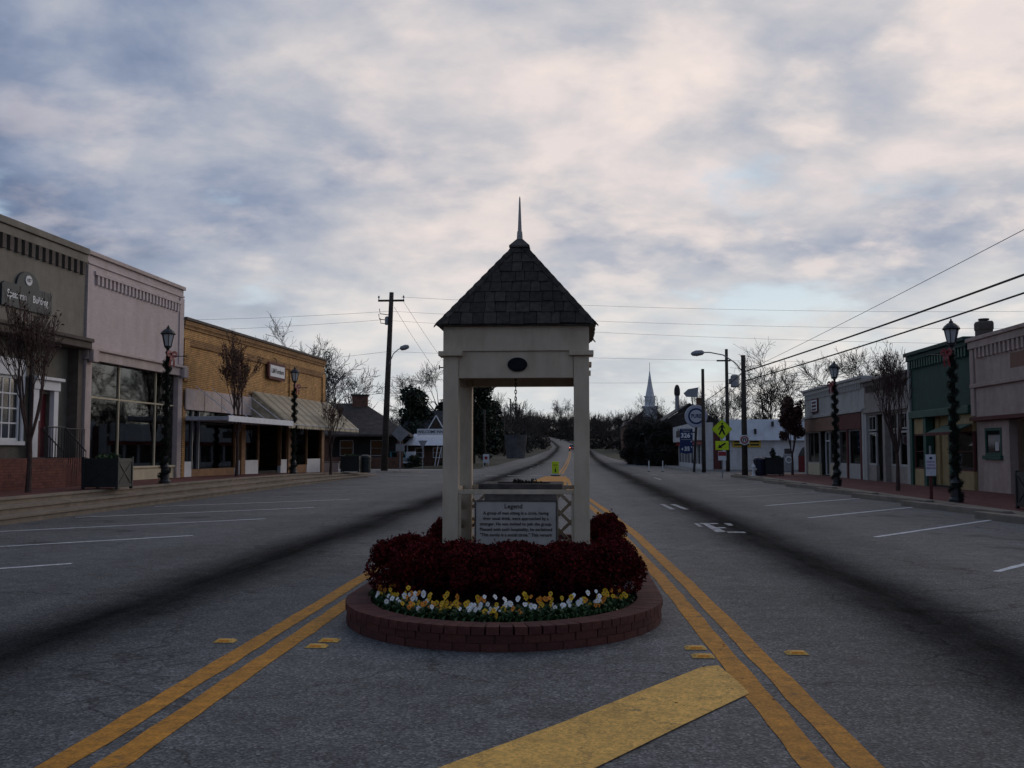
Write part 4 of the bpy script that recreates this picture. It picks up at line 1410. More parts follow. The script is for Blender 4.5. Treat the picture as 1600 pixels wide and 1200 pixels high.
    MB().slab(poly, -0.07, -0.012).build('board', mat('slate_sign', (0.030, 0.042, 0.048), 0.6, 0.15, 4, 0.03), sg, bevel=0.01)
    n = 20
    MB().slab([(c + 0.17 * math.cos(2 * PI * k / n), zz + 0.90 + 0.15 * math.sin(2 * PI * k / n)) for k in range(n)], -0.09, -0.071).build('medallion', MT['white_paint'], sg)
    text('107', 0.16, MT['text_dark'], sg, (c, -0.094, zz + 0.90))
    text('Spearman', 0.31, MT['text_white'], sg, (c - 0.56, -0.075, zz + 0.37), bold=0.012, sx=0.80)
    text('Building', 0.31, MT['text_white'], sg, (c + 0.66, -0.075, zz + 0.37), bold=0.012, sx=0.85)


def pink_building():
    loc, rz, L = frontage((-16.2, 32.12), (-16.0, 39.85), 0.5, -1)
    t = thing('shop_building', 'pale pink painted brick shop with tall dark display windows', 'building', loc, rz)
    shell(t, L, 4.1, 7.6, 'pink_wall', 'pink_wall')
    bx(t, 'coping', 'pink_trim', (-0.02, L + 0.02, -0.10, 0.45, 7.602, 7.74), bevel=0.015)
    bx(t, 'band', 'pink_wall', (0, L, -0.055, -0.001, 7.30, 7.36))
    bx(t, 'band', 'pink_wall', (0.4, L - 0.4, -0.11, -0.001, 6.98, 7.10))
    dentils(t, 'pink_wall', 0.5, L - 0.5, 0.27, 0.13, 0.09, 6.66, 6.978)
    bx(t, 'wall_pier', 'pink_wall', (0, 0.4, -0.05, -0.001, 4.55, 7.25))
    bx(t, 'wall_pier', 'pink_wall', (L - 0.4, L, -0.05, -0.001, 4.55, 7.25))
    e = bx(t, 'entablature', 'pink_trim', (-0.01, L + 0.01, -0.13, -0.001, 4.08, 4.40), bevel=0.015)
    bx(e, 'cornice', 'pink_trim', (-0.03, L + 0.03, -0.24, -0.002, 4.402, 4.50), bevel=0.02)
    for x in (0.02, L - 0.42):
        bx(e, 'bracket', 'pink_trim', (x, x + 0.40, -0.30, -0.131, 4.0, 4.395), bevel=0.03)
        bx(t, 'pilaster', 'pink_trim', (x, x + 0.40, -0.05, 0.345, -0.45, 4.078), bevel=0.015)
    bx(t, 'bulkhead', 'cream_trim', (0.425, L - 0.425, 0.06, 0.22, -0.4, 0.42), bevel=0.01)
    bx(t, 'sill', 'cream_trim', (0.424, L - 0.424, 0.0, 0.26, 0.422, 0.50), bevel=0.01)
    xs = [0.42, 2.65, 5.6, L - 0.42]
    for i in range(3):
        pane(t, xs[i] + 0.03, xs[i + 1] - 0.03, 0.50, 2.84)
        pane(t, xs[i] + 0.03, xs[i + 1] - 0.03, 2.90, 4.07)
    for x in xs[1:3]:
        bx(t, 'mullion', 'cream_trim', (x - 0.03, x + 0.03, 0.09, 0.19, 0.502, 4.078))
    for i in range(3):
        bx(t, 'transom', 'cream_trim', (xs[i] + 0.032, xs[i + 1] - 0.032, 0.10, 0.18, 2.842, 2.898))
    # tied-back drapes, and a frame standing in for a door-shaped reflection
    for cx_, w0, fl in ((3.2, 0.75, 1), (5.2, 0.7, -1)):
        mb = MB()
        rows = [(3.4, w0, 0.0), (2.6, w0 * 0.75, 0.05), (1.9, w0 * 0.35, 0.22), (1.7, 0.16, 0.26), (1.5, 0.20, 0.26), (0.75, 0.26, 0.26)]
        n = 13
        for z, w_, sh in rows:
            for k in range(n):
                u = k / (n - 1)
                mb.v.append((cx_ + fl * (sh - w0 / 2) * -1 + (u - 0.5) * w_, 0.34 + 0.04 * math.sin(u * 19), z))
        for r in range(len(rows) - 1):
            for k in range(n - 1):
                mb.f.append((r * n + k, r * n + k + 1, (r + 1) * n + k + 1, (r + 1) * n + k))
                mb.m.append(0)
        o = mb.build('curtain', MT['curtain'], t, smooth=True)
        so = o.modifiers.new('thick', 'SOLIDIFY')
        so.thickness = 0.01
    window(t, 0.9, 1.9, 0.2, 2.4, 'white_paint', y=2.2, nx=1, nz=1, fw=0.12)


def yellow_building():
    loc, rz, L = frontage((-16.0, 39.90), (-15.0, 59.1), 0.5, -1)
    t = thing('shop_building', 'yellow brick store with a flat canopy and a sloping striped awning', 'building', loc, rz)
    shell(t, L, 2.9, 6.42, 'yellow_brick', 'yellow_brick2')
    bx(t, 'coping', 'tan_dark', (-0.0, L + 0.05, -0.16, 0.5, 6.422, 6.54), bevel=0.015)
    for z0, z1, p in ((6.22, 6.42, 0.10), (6.08, 6.218, 0.06), (5.62, 5.70, 0.05)):
        bx(t, 'corbel_course', 'yellow_brick2', (0.0, L, -p, -0.001, z0, z1))
    xs = [(0.0, 0.5), (6.3, 6.8), (12.9, 13.4), (L - 0.5, L)]
    for x0, x1 in xs:
        bx(t, 'brick_pier', 'yellow_brick', (x0, x1, -0.08, -0.001, 3.9, 5.618))
    for (a, b) in zip(xs[:-1], xs[1:]):
        bx(t, 'panel_head', 'yellow_brick2', (a[1] + 0.002, b[0] - 0.002, -0.075, -0.001, 5.40, 5.616))
    # pale sign band and flat canopy
    bx(t, 'sign_band', 'pink_trim', (0.1, 7.3, -0.14, -0.082, 2.75, 3.62), bevel=0.01)
    for x in (1.9, 3.7, 5.5):
        bx(t, 'band_joint', 'tan_dark', (x, x + 0.025, -0.148, -0.141, 2.76, 3.61))
    c = bx(t, 'canopy', 'canopy', (0.05, 7.9, -1.95, -0.142, 2.30, 2.46), bevel=0.015)
    bx(c, 'fascia', 'white_metal', (0.02, 7.92, -2.0, -1.952, 2.26, 2.50))
    for x in (1.0, 2.6, 4.6, 6.6, 7.6):
        MB().tube([(x, -0.15, 3.75), (x, -1.85, 2.47)], 0.02, 6).build('tie_rod', MT['white_metal'], c)
    # sloping awning of separate panels
    aw = MB()
    x0, x1, yt, zt_, yb, zb = 7.35, 19.9, -0.12, 3.92, -1.95, 2.36
    aw.tube([(x0, yb, zb - 0.02), (x1, yb, zb - 0.02)], 0.025, 6)
    aw.tube([(x0, yt, zt_ - 0.03), (x1, yt, zt_ - 0.03)], 0.025, 6)
    a = aw.build('awning', MT['canopy'], t)
    n = 32
    pw = (x1 - x0) / n
    ln = math.hypot(yt - yb, zt_ - zb)
    pm = []
    for mm in ('awning', 'awning_dark'):
        m = MB()
        h = 0.02
        m.add([(0.004, yt, zt_), (pw * 0.2, yt, zt_ + 0.02), (pw * 0.8, yt, zt_ + 0.02), (pw - 0.004, yt, zt_), (0.004, yb, zb), (pw * 0.2, yb, zb + 0.02), (pw * 0.8, yb, zb + 0.02), (pw - 0.004, yb, zb),
               (0.004, yb, zb - 0.16), (pw * 0.5, yb, zb - 0.22), (pw - 0.004, yb, zb - 0.16), (0.004, yt, zt_ - h), (pw - 0.004, yt, zt_ - h), (0.004, yb + 0.02, zb - h), (pw - 0.004, yb + 0.02, zb - h)],
              [(0, 4, 5, 1), (1, 5, 6, 2), (2, 6, 7, 3), (4, 8, 9, 10, 7, 6, 5), (11, 12, 14, 13), (0, 1, 2, 3, 12, 11)])
        pm.append(m.mesh('awning_panel', MT[mm]))
    for k in range(n):
        o = obj('awning_panel', pm[1 if k % 3 == 0 else 0], a)
        o.location = (x0 + pw * k, 0, 0)
    for x in (x0, x1):
        MB().add([(x, yt, zt_ - 0.02), (x, yb, zb - 0.02), (x, yt, zb - 0.02), (x + 0.012, yt, zt_ - 0.02), (x + 0.012, yb, zb - 0.02), (x + 0.012, yt, zb - 0.02)],
                 [(0, 1, 2), (5, 4, 3), (0, 3, 4, 1), (1, 4, 5, 2), (2, 5, 3, 0)]).build('awning_end', MT['awning'], a)
    # shop front
    for x0_, x1_ in ((0.0, 0.28), (6.35, 6.85), (12.9, 13.4), (L - 0.5, L)):
        bx(t, 'column', 'orange_wood' if x0_ > 0 else 'yellow_brick', (x0_, x1_, -0.05, 0.345, -0.45, 2.898), bevel=0.01)
    for x0_, x1_ in ((0.3, 1.1), (5.75, 6.34), (7.0, 8.7), (11.9, 12.89), (13.42, 14.1), (16.2, L - 0.51)):
        bx(t, 'bulkhead', 'white_paint', (x0_, x1_, 0.02, 0.20, -0.45, 0.62), bevel=0.01)
        pane(t, x0_ + 0.02, x1_ - 0.02, 0.622, 2.85, 0.08)
    for x0_, x1_ in ((1.12, 5.73), (14.12, 16.18)):
        bx(t, 'bulkhead', 'orange_wood', (x0_, x1_, 0.05, 0.2, -0.45, 0.3))
        pane(t, x0_ + 0.02, x1_ - 0.02, 0.302, 2.85, 0.10)
    for x in (1.1, 1.75, 5.74, 8.7, 11.88, 14.1, 16.19):
        bx(t, 'mullion', 'orange_wood' if x > 3 else 'galv', (x - 0.03, x + 0.03, 0.0, 0.18, 0.30, 2.88))
    d = bx(t, 'door', 'dark_wall', (9.7, 10.9, 1.6, 1.66, 0.0, 2.3))
    bx(d, 'door_pane', 'car_glass', (9.85, 10.75, 1.585, 1.599, 0.4, 2.15))
    # furniture standing inside the window
    ch = thing('armchair', 'dim round-backed armchair standing in the yellow store window', 'chair', loc, rz)
    bx(ch, 'seat', 'curtain', (3.0, 3.9, 0.6, 1.4, 0.32, 0.62), bevel=0.08)
    MB().slab([(3.45 + 0.5 * math.cos(k), 0.75 + 0.55 * math.sin(k)) for k in [PI * q / 12 for q in range(13)]], 1.25, 1.42).build('backrest', MT['curtain'], ch, bevel=0.05)
    for x in (2.9, 3.85):
        bx(ch, 'armrest', 'curtain', (x, x + 0.16, 0.62, 1.25, 0.3, 0.85), bevel=0.05)
    # hanging sign
    sg = thing('store_sign', 'white sign in a dark red frame on the yellow brick wall', 'sign', loc, rz)
    sx, sz = 10.6, 4.72
    MB().slab([(sx - 1.25, sz + 0.1), (sx - 1.12, sz - 0.04), (sx + 1.12, sz - 0.04), (sx + 1.25, sz + 0.1), (sx + 1.25, sz + 0.68), (sx + 1.12, sz + 0.82), (sx - 1.12, sz + 0.82), (sx - 1.25, sz + 0.68)], -0.20, -0.10).build('frame', MT['maroon'], sg, bevel=0.01)
    bx(sg, 'face', 'white_paint', (sx - 1.05, sx + 1.05, -0.215, -0.201, sz + 0.1, sz + 0.68))
    text('L&M Furniture', 0.34, MT['text_dark'], sg, (sx, -0.219, sz + 0.39), bold=0.015, sx=0.9)
    MB().tube([(sx, -0.15, sz + 0.82), (sx, -0.15, sz + 1.0), (sx, 0.0, sz + 1.1)], 0.02, 6).build('hanger', MT['black_metal'], sg)
    lw = thing('low_wall', 'low white wall beyond the end of the yellow store', 'wall', (-15.6, 60.4, 0.0), 0.15)
    bx(lw, 'wall_block', 'white_paint', (-1.8, 1.2, 0, 0.25, 0, 0.85), bevel=0.015)
    bx(lw, 'cap', 'pale_concrete', (-1.85, 1.25, -0.04, 0.29, 0.852, 0.92), bevel=0.01)


def white_corner_shop():
    loc, rz, L = frontage((14.5, 64.8), (14.5, 51.55), 0.12, 1)
    t = thing('shop_building', 'white painted corner shop with maroon and brown awning boards', 'building', loc, rz)
    W_ = 'grey_white'
    shell(t, L, 2.6, 5.1, W_, W_)
    bx(t, 'coping', W_, (-0.05, L, -0.2, 0.45, 5.102, 5.24), bevel=0.02)
    bx(t, 'band', W_, (0.0, L, -0.12, -0.001, 4.90, 5.10), bevel=0.01)
    dentils(t, W_, 0.4, L - 0.4, 0.3, 0.14, 0.10, 4.60, 4.898)
    bx(t, 'moulding', W_, (-0.02, L, -0.16, -0.001, 3.42, 3.58), bevel=0.02)
    for x in (0.0, 7.5, L - 0.4):
        bx(t, 'pilaster', W_, (x, x + 0.4, -0.06, 0.345, -0.3, 3.418), bevel=0.01)
    bx(t, 'awning_board', 'brown_panel', (0.42, 7.48, -0.10, -0.002, 2.62, 3.38), bevel=0.01)
    bx(t, 'awning_board', 'maroon', (7.92, L - 0.42, -0.10, -0.002, 2.58, 3.40), bevel=0.01)
    for x0, x1 in ((0.42, 3.4), (5.9, 7.48)):
        bx(t, 'bulkhead', 'cream_trim', (x0, x1, 0.04, 0.2, -0.3, 0.7), bevel=0.01)
        window(t, x0, x1, 0.702, 2.598, W_, y=0.06, nx=2 if x1 - x0 > 2 else 1)
    d = window(t, 3.9, 5.4, 0.0, 2.597, 'white_paint', y=0.30, nx=2, nz=1, fw=0.08)
    bx(d, 'door_rail', 'white_paint', (3.99, 5.31, 0.31, 0.335, 2.0, 2.08))
    for x0, x1 in ((7.92, 9.7), (10.0, 12.3), (12.6, L - 0.42)):
        bx(t, 'bulkhead', W_, (x0, x1, 0.04, 0.2, -0.3, 0.72), bevel=0.01)
        w = window(t, x0, x1, 0.722, 2.56, W_, y=0.06)
        bx(w, 'blind', mat('blue_grey_blind', (0.30, 0.32, 0.36), 0.9, 0.06, 2, 0), (x0 + 0.08, x1 - 0.08, 0.25, 0.26, 0.85, 2.5))
    for x in (9.72, 12.32):
        bx(t, 'post', 'maroon', (x, x + 0.26, -0.02, 0.22, -0.3, 2.575), bevel=0.01)
    sg = thing('shop_sign', 'small framed square sign on the white corner shop wall', 'sign', loc, rz)
    bx(sg, 'frame', 'maroon', (2.1, 3.7, -0.09, -0.01, 3.75, 4.6), bevel=0.01)
    bx(sg, 'face', 'white_paint', (2.18, 3.62, -0.10, -0.091, 3.83, 4.52))
    for k, (z, s) in enumerate(((4.38, 0.16), (4.17, 0.16), (3.96, 0.13))):
        bx(sg, 'text_line', 'maroon', (2.35, 3.45, -0.104, -0.1005, z - s / 2, z + s / 2 - 0.03))


def beige_shop():
    loc, rz, L = frontage((14.5, 51.5), (14.5, 44.66), 0.12, 1)
    t = thing('shop_building', 'dull beige shop with cream framed bay windows between white and green shops', 'building', loc, rz)
    W_ = 'beige_wall'
    shell(t, L, 3.2, 4.85, W_, W_)
    bx(t, 'coping', W_, (0, L, -0.18, 0.45, 4.852, 4.98), bevel=0.02)
    bx(t, 'band', 'tan_dark', (0.0, L, -0.10, -0.001, 4.62, 4.85), bevel=0.01)
    dentils(t, 'tan_dark', 0.3, L - 0.3, 0.3, 0.14, 0.09, 4.32, 4.618)
    bx(t, 'moulding', W_, (0, L, -0.14, -0.001, 3.30, 3.48), bevel=0.02)
    for x in (0.0, 3.0, L - 0.35):
        bx(t, 'pilaster', 'grey_white' if x != 3.0 else W_, (x, x + 0.35, -0.06, 0.345, -0.3, 3.298), bevel=0.01)
    for x0, x1, y in ((0.37, 1.6, 0.05), (3.37, 4.6, 0.20), (5.1, L - 0.37, 0.05)):
        bx(t, 'bulkhead', W_, (x0, x1, y - 0.02, y + 0.15, -0.3, 0.75), bevel=0.01)
        window(t, x0, x1, 0.752, 2.35, 'grey_white', y=y, nx=1, nz=1, fw=0.09)
        window(t, x0, x1, 2.42, 3.18, 'grey_white', y=y, nx=2, nz=1, fw=0.08)
    d = window(t, 1.75, 2.9, 0.0, 2.35, 'grey_white', y=0.7, fw=0.12)
    window(t, 1.75, 2.9, 2.42, 3.18, 'grey_white', y=0.6, fw=0.08)
    bx(t, 'panel', W_, (4.62, 5.08, 0.1, 0.3, -0.3, 3.198))


def green_shop():
    loc, rz, L = frontage((14.5, 44.60), (14.5, 37.82), 0.12, 1)
    t = thing('shop_building', 'dark green shop with ochre panels, green posts and red framed windows', 'building', loc, rz)
    G_ = 'green_wall'
    shell(t, L, 2.95, 5.5, G_, 'grey_white')
    bx(t, 'coping', G_, (-0.06, L, -0.26, 0.45, 5.502, 5.66), bevel=0.02)
    bx(t, 'cornice', G_, (-0.03, L, -0.16, -0.001, 5.30, 5.50), bevel=0.02)
    dentils(t, 'green_trim', 0.2, L - 0.1, 0.30, 0.15, 0.12, 4.95, 5.298)
    bx(t, 'end_pier', 'grey_white', (-0.02, 0.16, -0.10, -0.001, 2.9, 5.29), bevel=0.01)
    bx(t, 'fascia', 'green_trim', (0.17, L, -0.16, -0.001, 2.82, 3.12), bevel=0.02)
    for x0, x1 in ((0.05, 0.33), (1.72, 2.05), (4.55, 4.85)):
        bx(t, 'post', 'green_trim', (x0, x1, -0.08, 0.25, -0.3, 2.818), bevel=0.015)
    for x0, x1 in ((0.35, 1.70), (4.87, L - 0.02)):
        bx(t, 'transom_panel', 'ochre', (x0, x1, 0.02, 0.18, 2.16, 2.815), bevel=0.01)
        bx(t, 'bulkhead', 'ochre', (x0, x1, 0.0, 0.18, -0.3, 0.68), bevel=0.01)
        window(t, x0, x1, 0.682, 2.158, 'maroon', y=0.02, nx=1, nz=2, fw=0.07)
    bx(t, 'recess_side', 'ochre', (2.05, 2.5, 0.30, 0.42, -0.3, 2.94), (4.1, 4.55, 0.30, 0.42, -0.3, 2.94))
    bx(t, 'transom_panel', 'ochre', (2.502, 4.098, 0.36, 0.46, 2.2, 2.93), bevel=0.01)
    for k in range(2):
        x = 2.52 + 0.79 * k
        d = bx(t, 'door', 'ochre', (x, x + 0.775, 0.40, 0.45, 0.0, 2.18))
        bx(d, 'door_panel', 'ochre', (x + 0.12, x + 0.65, 0.388, 0.399, 0.15, 0.8), bevel=0.008)
        bx(d, 'door_panel', 'ochre', (x + 0.12, x + 0.65, 0.388, 0.399, 0.95, 2.05), bevel=0.008)
    a = MB().add([(4.0, -0.02, 2.45), (4.0, -0.75, 2.14), (L, -0.75, 2.14), (L, -0.02, 2.45), (4.0, -0.02, 2.42), (4.0, -0.75, 2.06), (L, -0.75, 2.06), (L, -0.02, 2.42)],
                 [(0, 1, 2, 3), (7, 6, 5, 4), (1, 5, 6, 2), (0, 4, 5, 1), (3, 2, 6, 7), (0, 3, 7, 4)]).build('small_awning', MT['green_trim'], t)
    bx(a, 'edge', 'maroon', (3.98, L, -0.78, -0.752, 2.03, 2.15))


def salmon_shop():
    loc, rz, L = frontage((14.5, 37.76), (14.5, 19.0), 0.12, 1)
    t = thing('shop_building', 'salmon pink stucco shop with dentil cornice nearest on the right', 'building', loc, rz)
    S_ = 'salmon'
    bx(t, 'wall', S_, (0, L, 0, 0.4, 2.66, 5.4))
    bx(t, 'side_wall', S_, (0, 0.3, 0.402, 13, -0.3, 5.3))
    bx(t, 'side_wall', S_, (L - 0.3, L, 0.402, 13, -0.3, 5.3))
    bx(t, 'roof', 'dark_roof', (0.302, L - 0.302, 0.404, 13, 4.7, 4.9))
    bx(t, 'coping', S_, (-0.06, L, -0.2, 0.5, 5.402, 5.54), bevel=0.02)
    bx(t, 'band', S_, (0, L, -0.13, -0.001, 5.14, 5.40), bevel=0.015)
    dentils(t, S_, 0.5, L - 0.3, 0.34, 0.16, 0.11, 4.78, 5.138)
    bx(t, 'end_pier', S_, (0, 0.32, -0.07, -0.001, 2.7, 5.13), bevel=0.01)
    bx(t, 'moulding', S_, (0.0, L, -0.10, -0.001, 3.72, 3.86), bevel=0.02)
    bx(t, 'soffit_edge', 'maroon', (0.0, L, -0.14, 0.4, 2.52, 2.658), bevel=0.01)
    wx0, wx1 = 0.75, 2.15
    bx(t, 'lower_wall', S_, (0.0, wx0, 0.12, 0.4, -0.3, 2.518), (wx0, wx1, 0.12, 0.4, -0.3, 1.28), (wx0, wx1, 0.12, 0.4, 2.25, 2.518), (wx1, 2.75, 0.12, 0.4, -0.3, 2.518))
    w = window(t, wx0, wx1, 1.28, 2.25, 'green_trim', y=0.10, nx=1, nz=1, fw=0.10, dark=True)
    bx(w, 'sill', 'green_trim', (wx0 - 0.08, wx1 + 0.08, 0.02, 0.119, 1.14, 1.278))
    bx(w, 'notice', 'curtain', (1.55, 1.85, 0.135, 0.139, 1.45, 1.75))
    bx(t, 'recess_wall', 'dark_wall', (2.6, L - 0.302, 1.6, 1.8, -0.3, 2.7))
    bx(t, 'soffit', 'dark_wall', (2.752, L - 0.302, 0.402, 1.598, 2.56, 2.64))
    d = bx(t, 'door', 'maroon', (3.4, 4.4, 1.52, 1.598, 0, 2.2))
    bx(d, 'door_pane', 'car_glass', (3.55, 4.25, 1.505, 1.519, 0.5, 2.05))
    bx(t, 'patch', 'brown_panel', (3.3, 5.2, -0.004, -0.001, 4.2, 4.7))
    c = thing('chimney', 'squat pale chimney on the roof between green and salmon shops', 'chimney', (15.6, 39.3, 4.75))
    MB().lathe([(0.35, 0), (0.35, 1.42), (0.38, 1.43), (0.38, 1.68), (0.33, 1.76)], 4, rot=PI / 4).build('stack', MT['tan_dark'], c, bevel=0.015)
    MB().lathe([(0.2, 1.8), (0.2, 1.86)], 10).build('flue', MT['dark_wall'], c)


tan_building()
pink_building()
yellow_building()
white_corner_shop()
beige_shop()
green_shop()
salmon_shop()
#PART4
# ------------------------------------------------------------------ street lamps with garlands
def lamps():
    rs = np.random.default_rng(17)
    t = thing('street_lamp', 'x', 'lamp', (0, 0, 0))
    B = MT['black_metal']
    MB().lathe([(0.20, 0), (0.20, 0.08), (0.15, 0.14), (0.13, 0.5), (0.15, 0.54), (0.10, 0.62), (0.075, 0.9)], 12).build('base', B, t, smooth=False)
    MB().lathe([(0.07, 0.9), (0.05, 4.25), (0.075, 4.27), (0.075, 4.33), (0.045, 4.36), (0.06, 4.44), (0.12, 4.48)], 12).build('shaft', B, t, smooth=True)
    h = MB()
    h.lathe([(0.12, 4.482), (0.13, 4.52)], 6)
    for k in range(6):
        a = 2 * PI * k / 6
        h.bar((0.115 * math.cos(a), 0.115 * math.sin(a), 4.52), (0.20 * math.cos(a), 0.20 * math.sin(a), 4.90), 0.022, 0.022)
    ln = h.build('lantern', B, t)
    for k in range(6):
        a0, a1 = 2 * PI * k / 6 + 0.03, 2 * PI * (k + 1) / 6 - 0.03
        g = MB()
        v = []
        for r, z in ((0.108, 4.525), (0.190, 4.898)):
            for q in (0, 0.006):
                for a in (a0, a1):
                    v.append(((r - q) * math.cos(a), (r - q) * math.sin(a), z))
        g.add(v, [(0, 1, 5, 4), (3, 2, 6, 7), (4, 5, 7, 6), (2, 3, 1, 0), (1, 3, 7, 5), (0, 4, 6, 2)])
        g.build('pane', MT['lamp_glass'], ln)
    MB().lathe([(0.235, 4.90), (0.245, 4.93), (0.20, 5.0), (0.11, 5.08), (0.06, 5.10), (0.06, 5.14), (0.03, 5.15), (0.025, 5.2), (0.004, 5.22)], 12).build('cap', B, ln)
    ar = MB()
    ar.tube([(0.04, 0, 4.18), (0.62, 0, 4.18)], 0.014, 6)
    ar.lathe([(0.004, -0.025), (0.025, 0), (0.004, 0.025)], 8, (0.63, 0, 4.18))
    ar.build('banner_arm', B, t)
    # garland wound up the post, red bow on top
    g = thing('garland', 'x', 'garland', (0, 0, 0))
    core, pts = MB(), []
    n = 200
    for k in range(n + 1):
        f = k / n
        a = f * 2 * PI * 11
        r = 0.075 if f > 0.14 else 0.15 - 0.3 * f
        pts.append((r * math.cos(a), r * math.sin(a), 0.12 + 4.05 * f))
    core.tube(pts, 0.035, 5)
    st = core.build('rope', MT['garland'][2], g)
    A = np.array(pts)
    idx = rs.integers(0, len(A), 7800)
    clump = 0.085 * (0.8 + 0.4 * np.sin(idx * 0.21) ** 2)
    d = rs.normal(size=(7800, 3))
    d /= np.linalg.norm(d, axis=1)[:, None]
    P = A[idx] + d * clump[:, None] * rs.uniform(0.4, 1.25, 7800)[:, None]
    V, Q = leaf_quads(rs, P, 0.05, 0.16)
    obj('needles', npmesh('needles', V, Q, MT['garland'], rs.integers(0, 3, len(Q))), g)
    bow = MB()
    for s in (-1, 1):
        lo = []
        for k in range(13):
            a = 2 * PI * k / 12
            lo.append((0.02 * s + s * (0.10 - 0.10 * math.cos(a)), -0.16 - 0.03 * math.sin(a / 2), 4.22 + 0.07 * math.sin(a) + 0.03))
        for a, b in zip(lo[:-1], lo[1:]):
            bow.bar(a, b, 0.09, 0.006, up=(0, 1, 0))
        bow.bar((0.02 * s, -0.17, 4.24), (0.08 * s, -0.20, 4.05), 0.09, 0.006, up=(0, 1, 0))
        bow.bar((0.08 * s, -0.20, 4.05), (0.10 * s, -0.17, 3.84), 0.09, 0.006, up=(0, 1, 0))
    bow.box(-0.035, 0.035, -0.21, -0.14, 4.21, 4.29)
    bow.build('bow', MT['ribbon'], g)
    spots = [(-13.42, 32.2, 0.49, 0.0, 'black street lamp on the brick walk in front of the pink shop', 'evergreen garland with red bow on the lamp before the pink shop'),
             (-13.7, 48.2, 0.46, 0.0, 'black street lamp in front of the striped awning', 'evergreen garland with red bow on the lamp before the striped awning'),
             (10.72, 29.3, 0.115, PI, 'black street lamp in front of the green shop', 'evergreen garland with red bow on the lamp before the green shop'),
             (10.8, 42.7, 0.115, PI, 'black street lamp in front of the white corner shop', 'evergreen garland with red bow on the lamp before the white corner shop')]
    for k, (x, y, z, rz, l1, l2) in enumerate(spots):
        a = t if k == 0 else copy_tree(t)
        b = g if k == 0 else copy_tree(g)
        for o, l, gr in ((a, l1, 'garlanded street lamps'), (b, l2, 'lamp post garlands')):
            o.location = (x, y, z)
            o['label'] = l
            o['group'] = gr
        a.rotation_euler = (0, 0, rz)
        b.rotation_euler = (0, 0, 1.25 if x < 0 else -1.25)


lamps()


# ------------------------------------------------------------------ trees
def grow(tk, cr, p, d, L, r, lev, mx, rs, up=0.08, wob=0.22, nch=(3, 5), ang=(0.35, 0.85), ratio=0.68, rmin=0.012, split=1, ends=None):
    segs = 4 if lev < 2 else 3
    pts = [p]
    ds = [d]
    for i in range(segs):
        d = (d + Vector((rs.gauss(0, wob), rs.gauss(0, wob), rs.gauss(0, wob) + up))).normalized()
        p = p + d * (L / segs)
        pts.append(p)
        ds.append(d)
    rad = [max(rmin, r * (1 - 0.5 * i / segs)) for i in range(segs + 1)]
    (tk if lev < split else cr).tube(pts, rad, 7 if lev == 0 else (5 if lev < 2 else 3), cap=False)
    if ends is not None and lev >= mx - 1:
        ends += [tuple(q) for q in pts[1:]]
    if lev >= mx:
        return
    for k in range(rs.randint(*nch)):
        f = 1.0 if k == 0 else rs.uniform(0.35 if lev else 0.55, 1.0)
        i = min(segs - 1, int(f * segs))
        q = pts[i].lerp(pts[i + 1], f * segs - i)
        dd = ds[i + 1]
        ax = dd.orthogonal().normalized()
        ax.rotate(Matrix.Rotation(rs.uniform(0, 2 * PI), 3, dd))
        nd = dd.copy()
        nd.rotate(Matrix.Rotation(rs.uniform(*ang) * (0.45 if k == 0 else 1), 3, ax))
        rr = r * (1 - 0.45 * f)
        grow(tk, cr, q, nd, L * ratio * rs.uniform(0.75, 1.15), rr * (0.8 if k == 0 else 0.58), lev + 1, mx, rs, up, wob, nch, ang, ratio, rmin, split, ends)


def bare_tree_proto(seed, h, r, mx=5, spread=0.85, up=0.06, rmin=0.02, nch=(3, 4)):
    rs = random.Random(seed)
    tk, cr = MB(), MB()
    grow(tk, cr, Vector((0, 0, -0.2)), Vector((rs.gauss(0, 0.05), rs.gauss(0, 0.05), 1)).normalized(), h * 0.30, r, 0, mx, rs, up, 0.20, nch, (0.4, spread), 0.74, rmin, 2)
    top = max(v[2] for v in cr.v)
    k = h / top
    for m in (tk, cr):
        m.v = [(v[0] * k, v[1] * k, v[2] * k) for v in m.v]
    return tk.mesh('trunk', MT['bark']), cr.mesh('crown', MT['bark'])


def place_tree(me, name, label, loc, rz, sc, group=None, cat='tree'):
    t = thing(name, label, cat, loc, rz, group)
    t.scale = sc if isinstance(sc, tuple) else (sc, sc, sc)
    obj('trunk', me[0], t)
    obj('crown', me[1], t)
    return t


def vase_tree(label, loc, h, seed, leaves=900, stems=5, spread=0.28, bare=True, rz=0, crown=None, lsize=0.045):
    """multi-stemmed crape myrtle"""
    rs = random.Random(seed)
    nr = np.random.default_rng(seed)
    t = thing('street_tree', label, 'tree', loc, rz, 'small street trees')
    tk, cr = MB(), MB()
    hb = h * 0.27
    tk.tube([(0, 0, -0.1), (0.02, 0.01, hb * 0.6), (0.0, 0.0, hb)], [0.085, 0.065, 0.06], 8)
    ends = []
    for k in range(stems):
        a = 2 * PI * k / stems + rs.uniform(-0.3, 0.3)
        d = Vector((math.cos(a) * spread, math.sin(a) * spread, 1)).normalized()
        grow(tk, cr, Vector((0, 0, hb * 0.95)), d, h * 0.34, 0.040, 0, 4, rs, 0.12, 0.08, (3, 4), (0.2, 0.5), 0.60, 0.006, 1, ends)
    tk.build('trunk', MT['bark_red'], t)
    cr.build('crown', MT['bark_red'], t)
    E_ = np.array(ends)
    P = E_[nr.integers(0, len(E_), leaves)] + nr.normal(size=(leaves, 3)) * 0.06
    if crown is not None:
        P = np.concatenate([P, blob_points(nr, crown, leaves * 3, 0.4)])
    V, Q = leaf_quads(nr, P, lsize, 0.45)
    obj('leaves', npmesh('leaves', V, Q, MT['redtree'], nr.integers(0, 3, len(Q))), t)
    return t


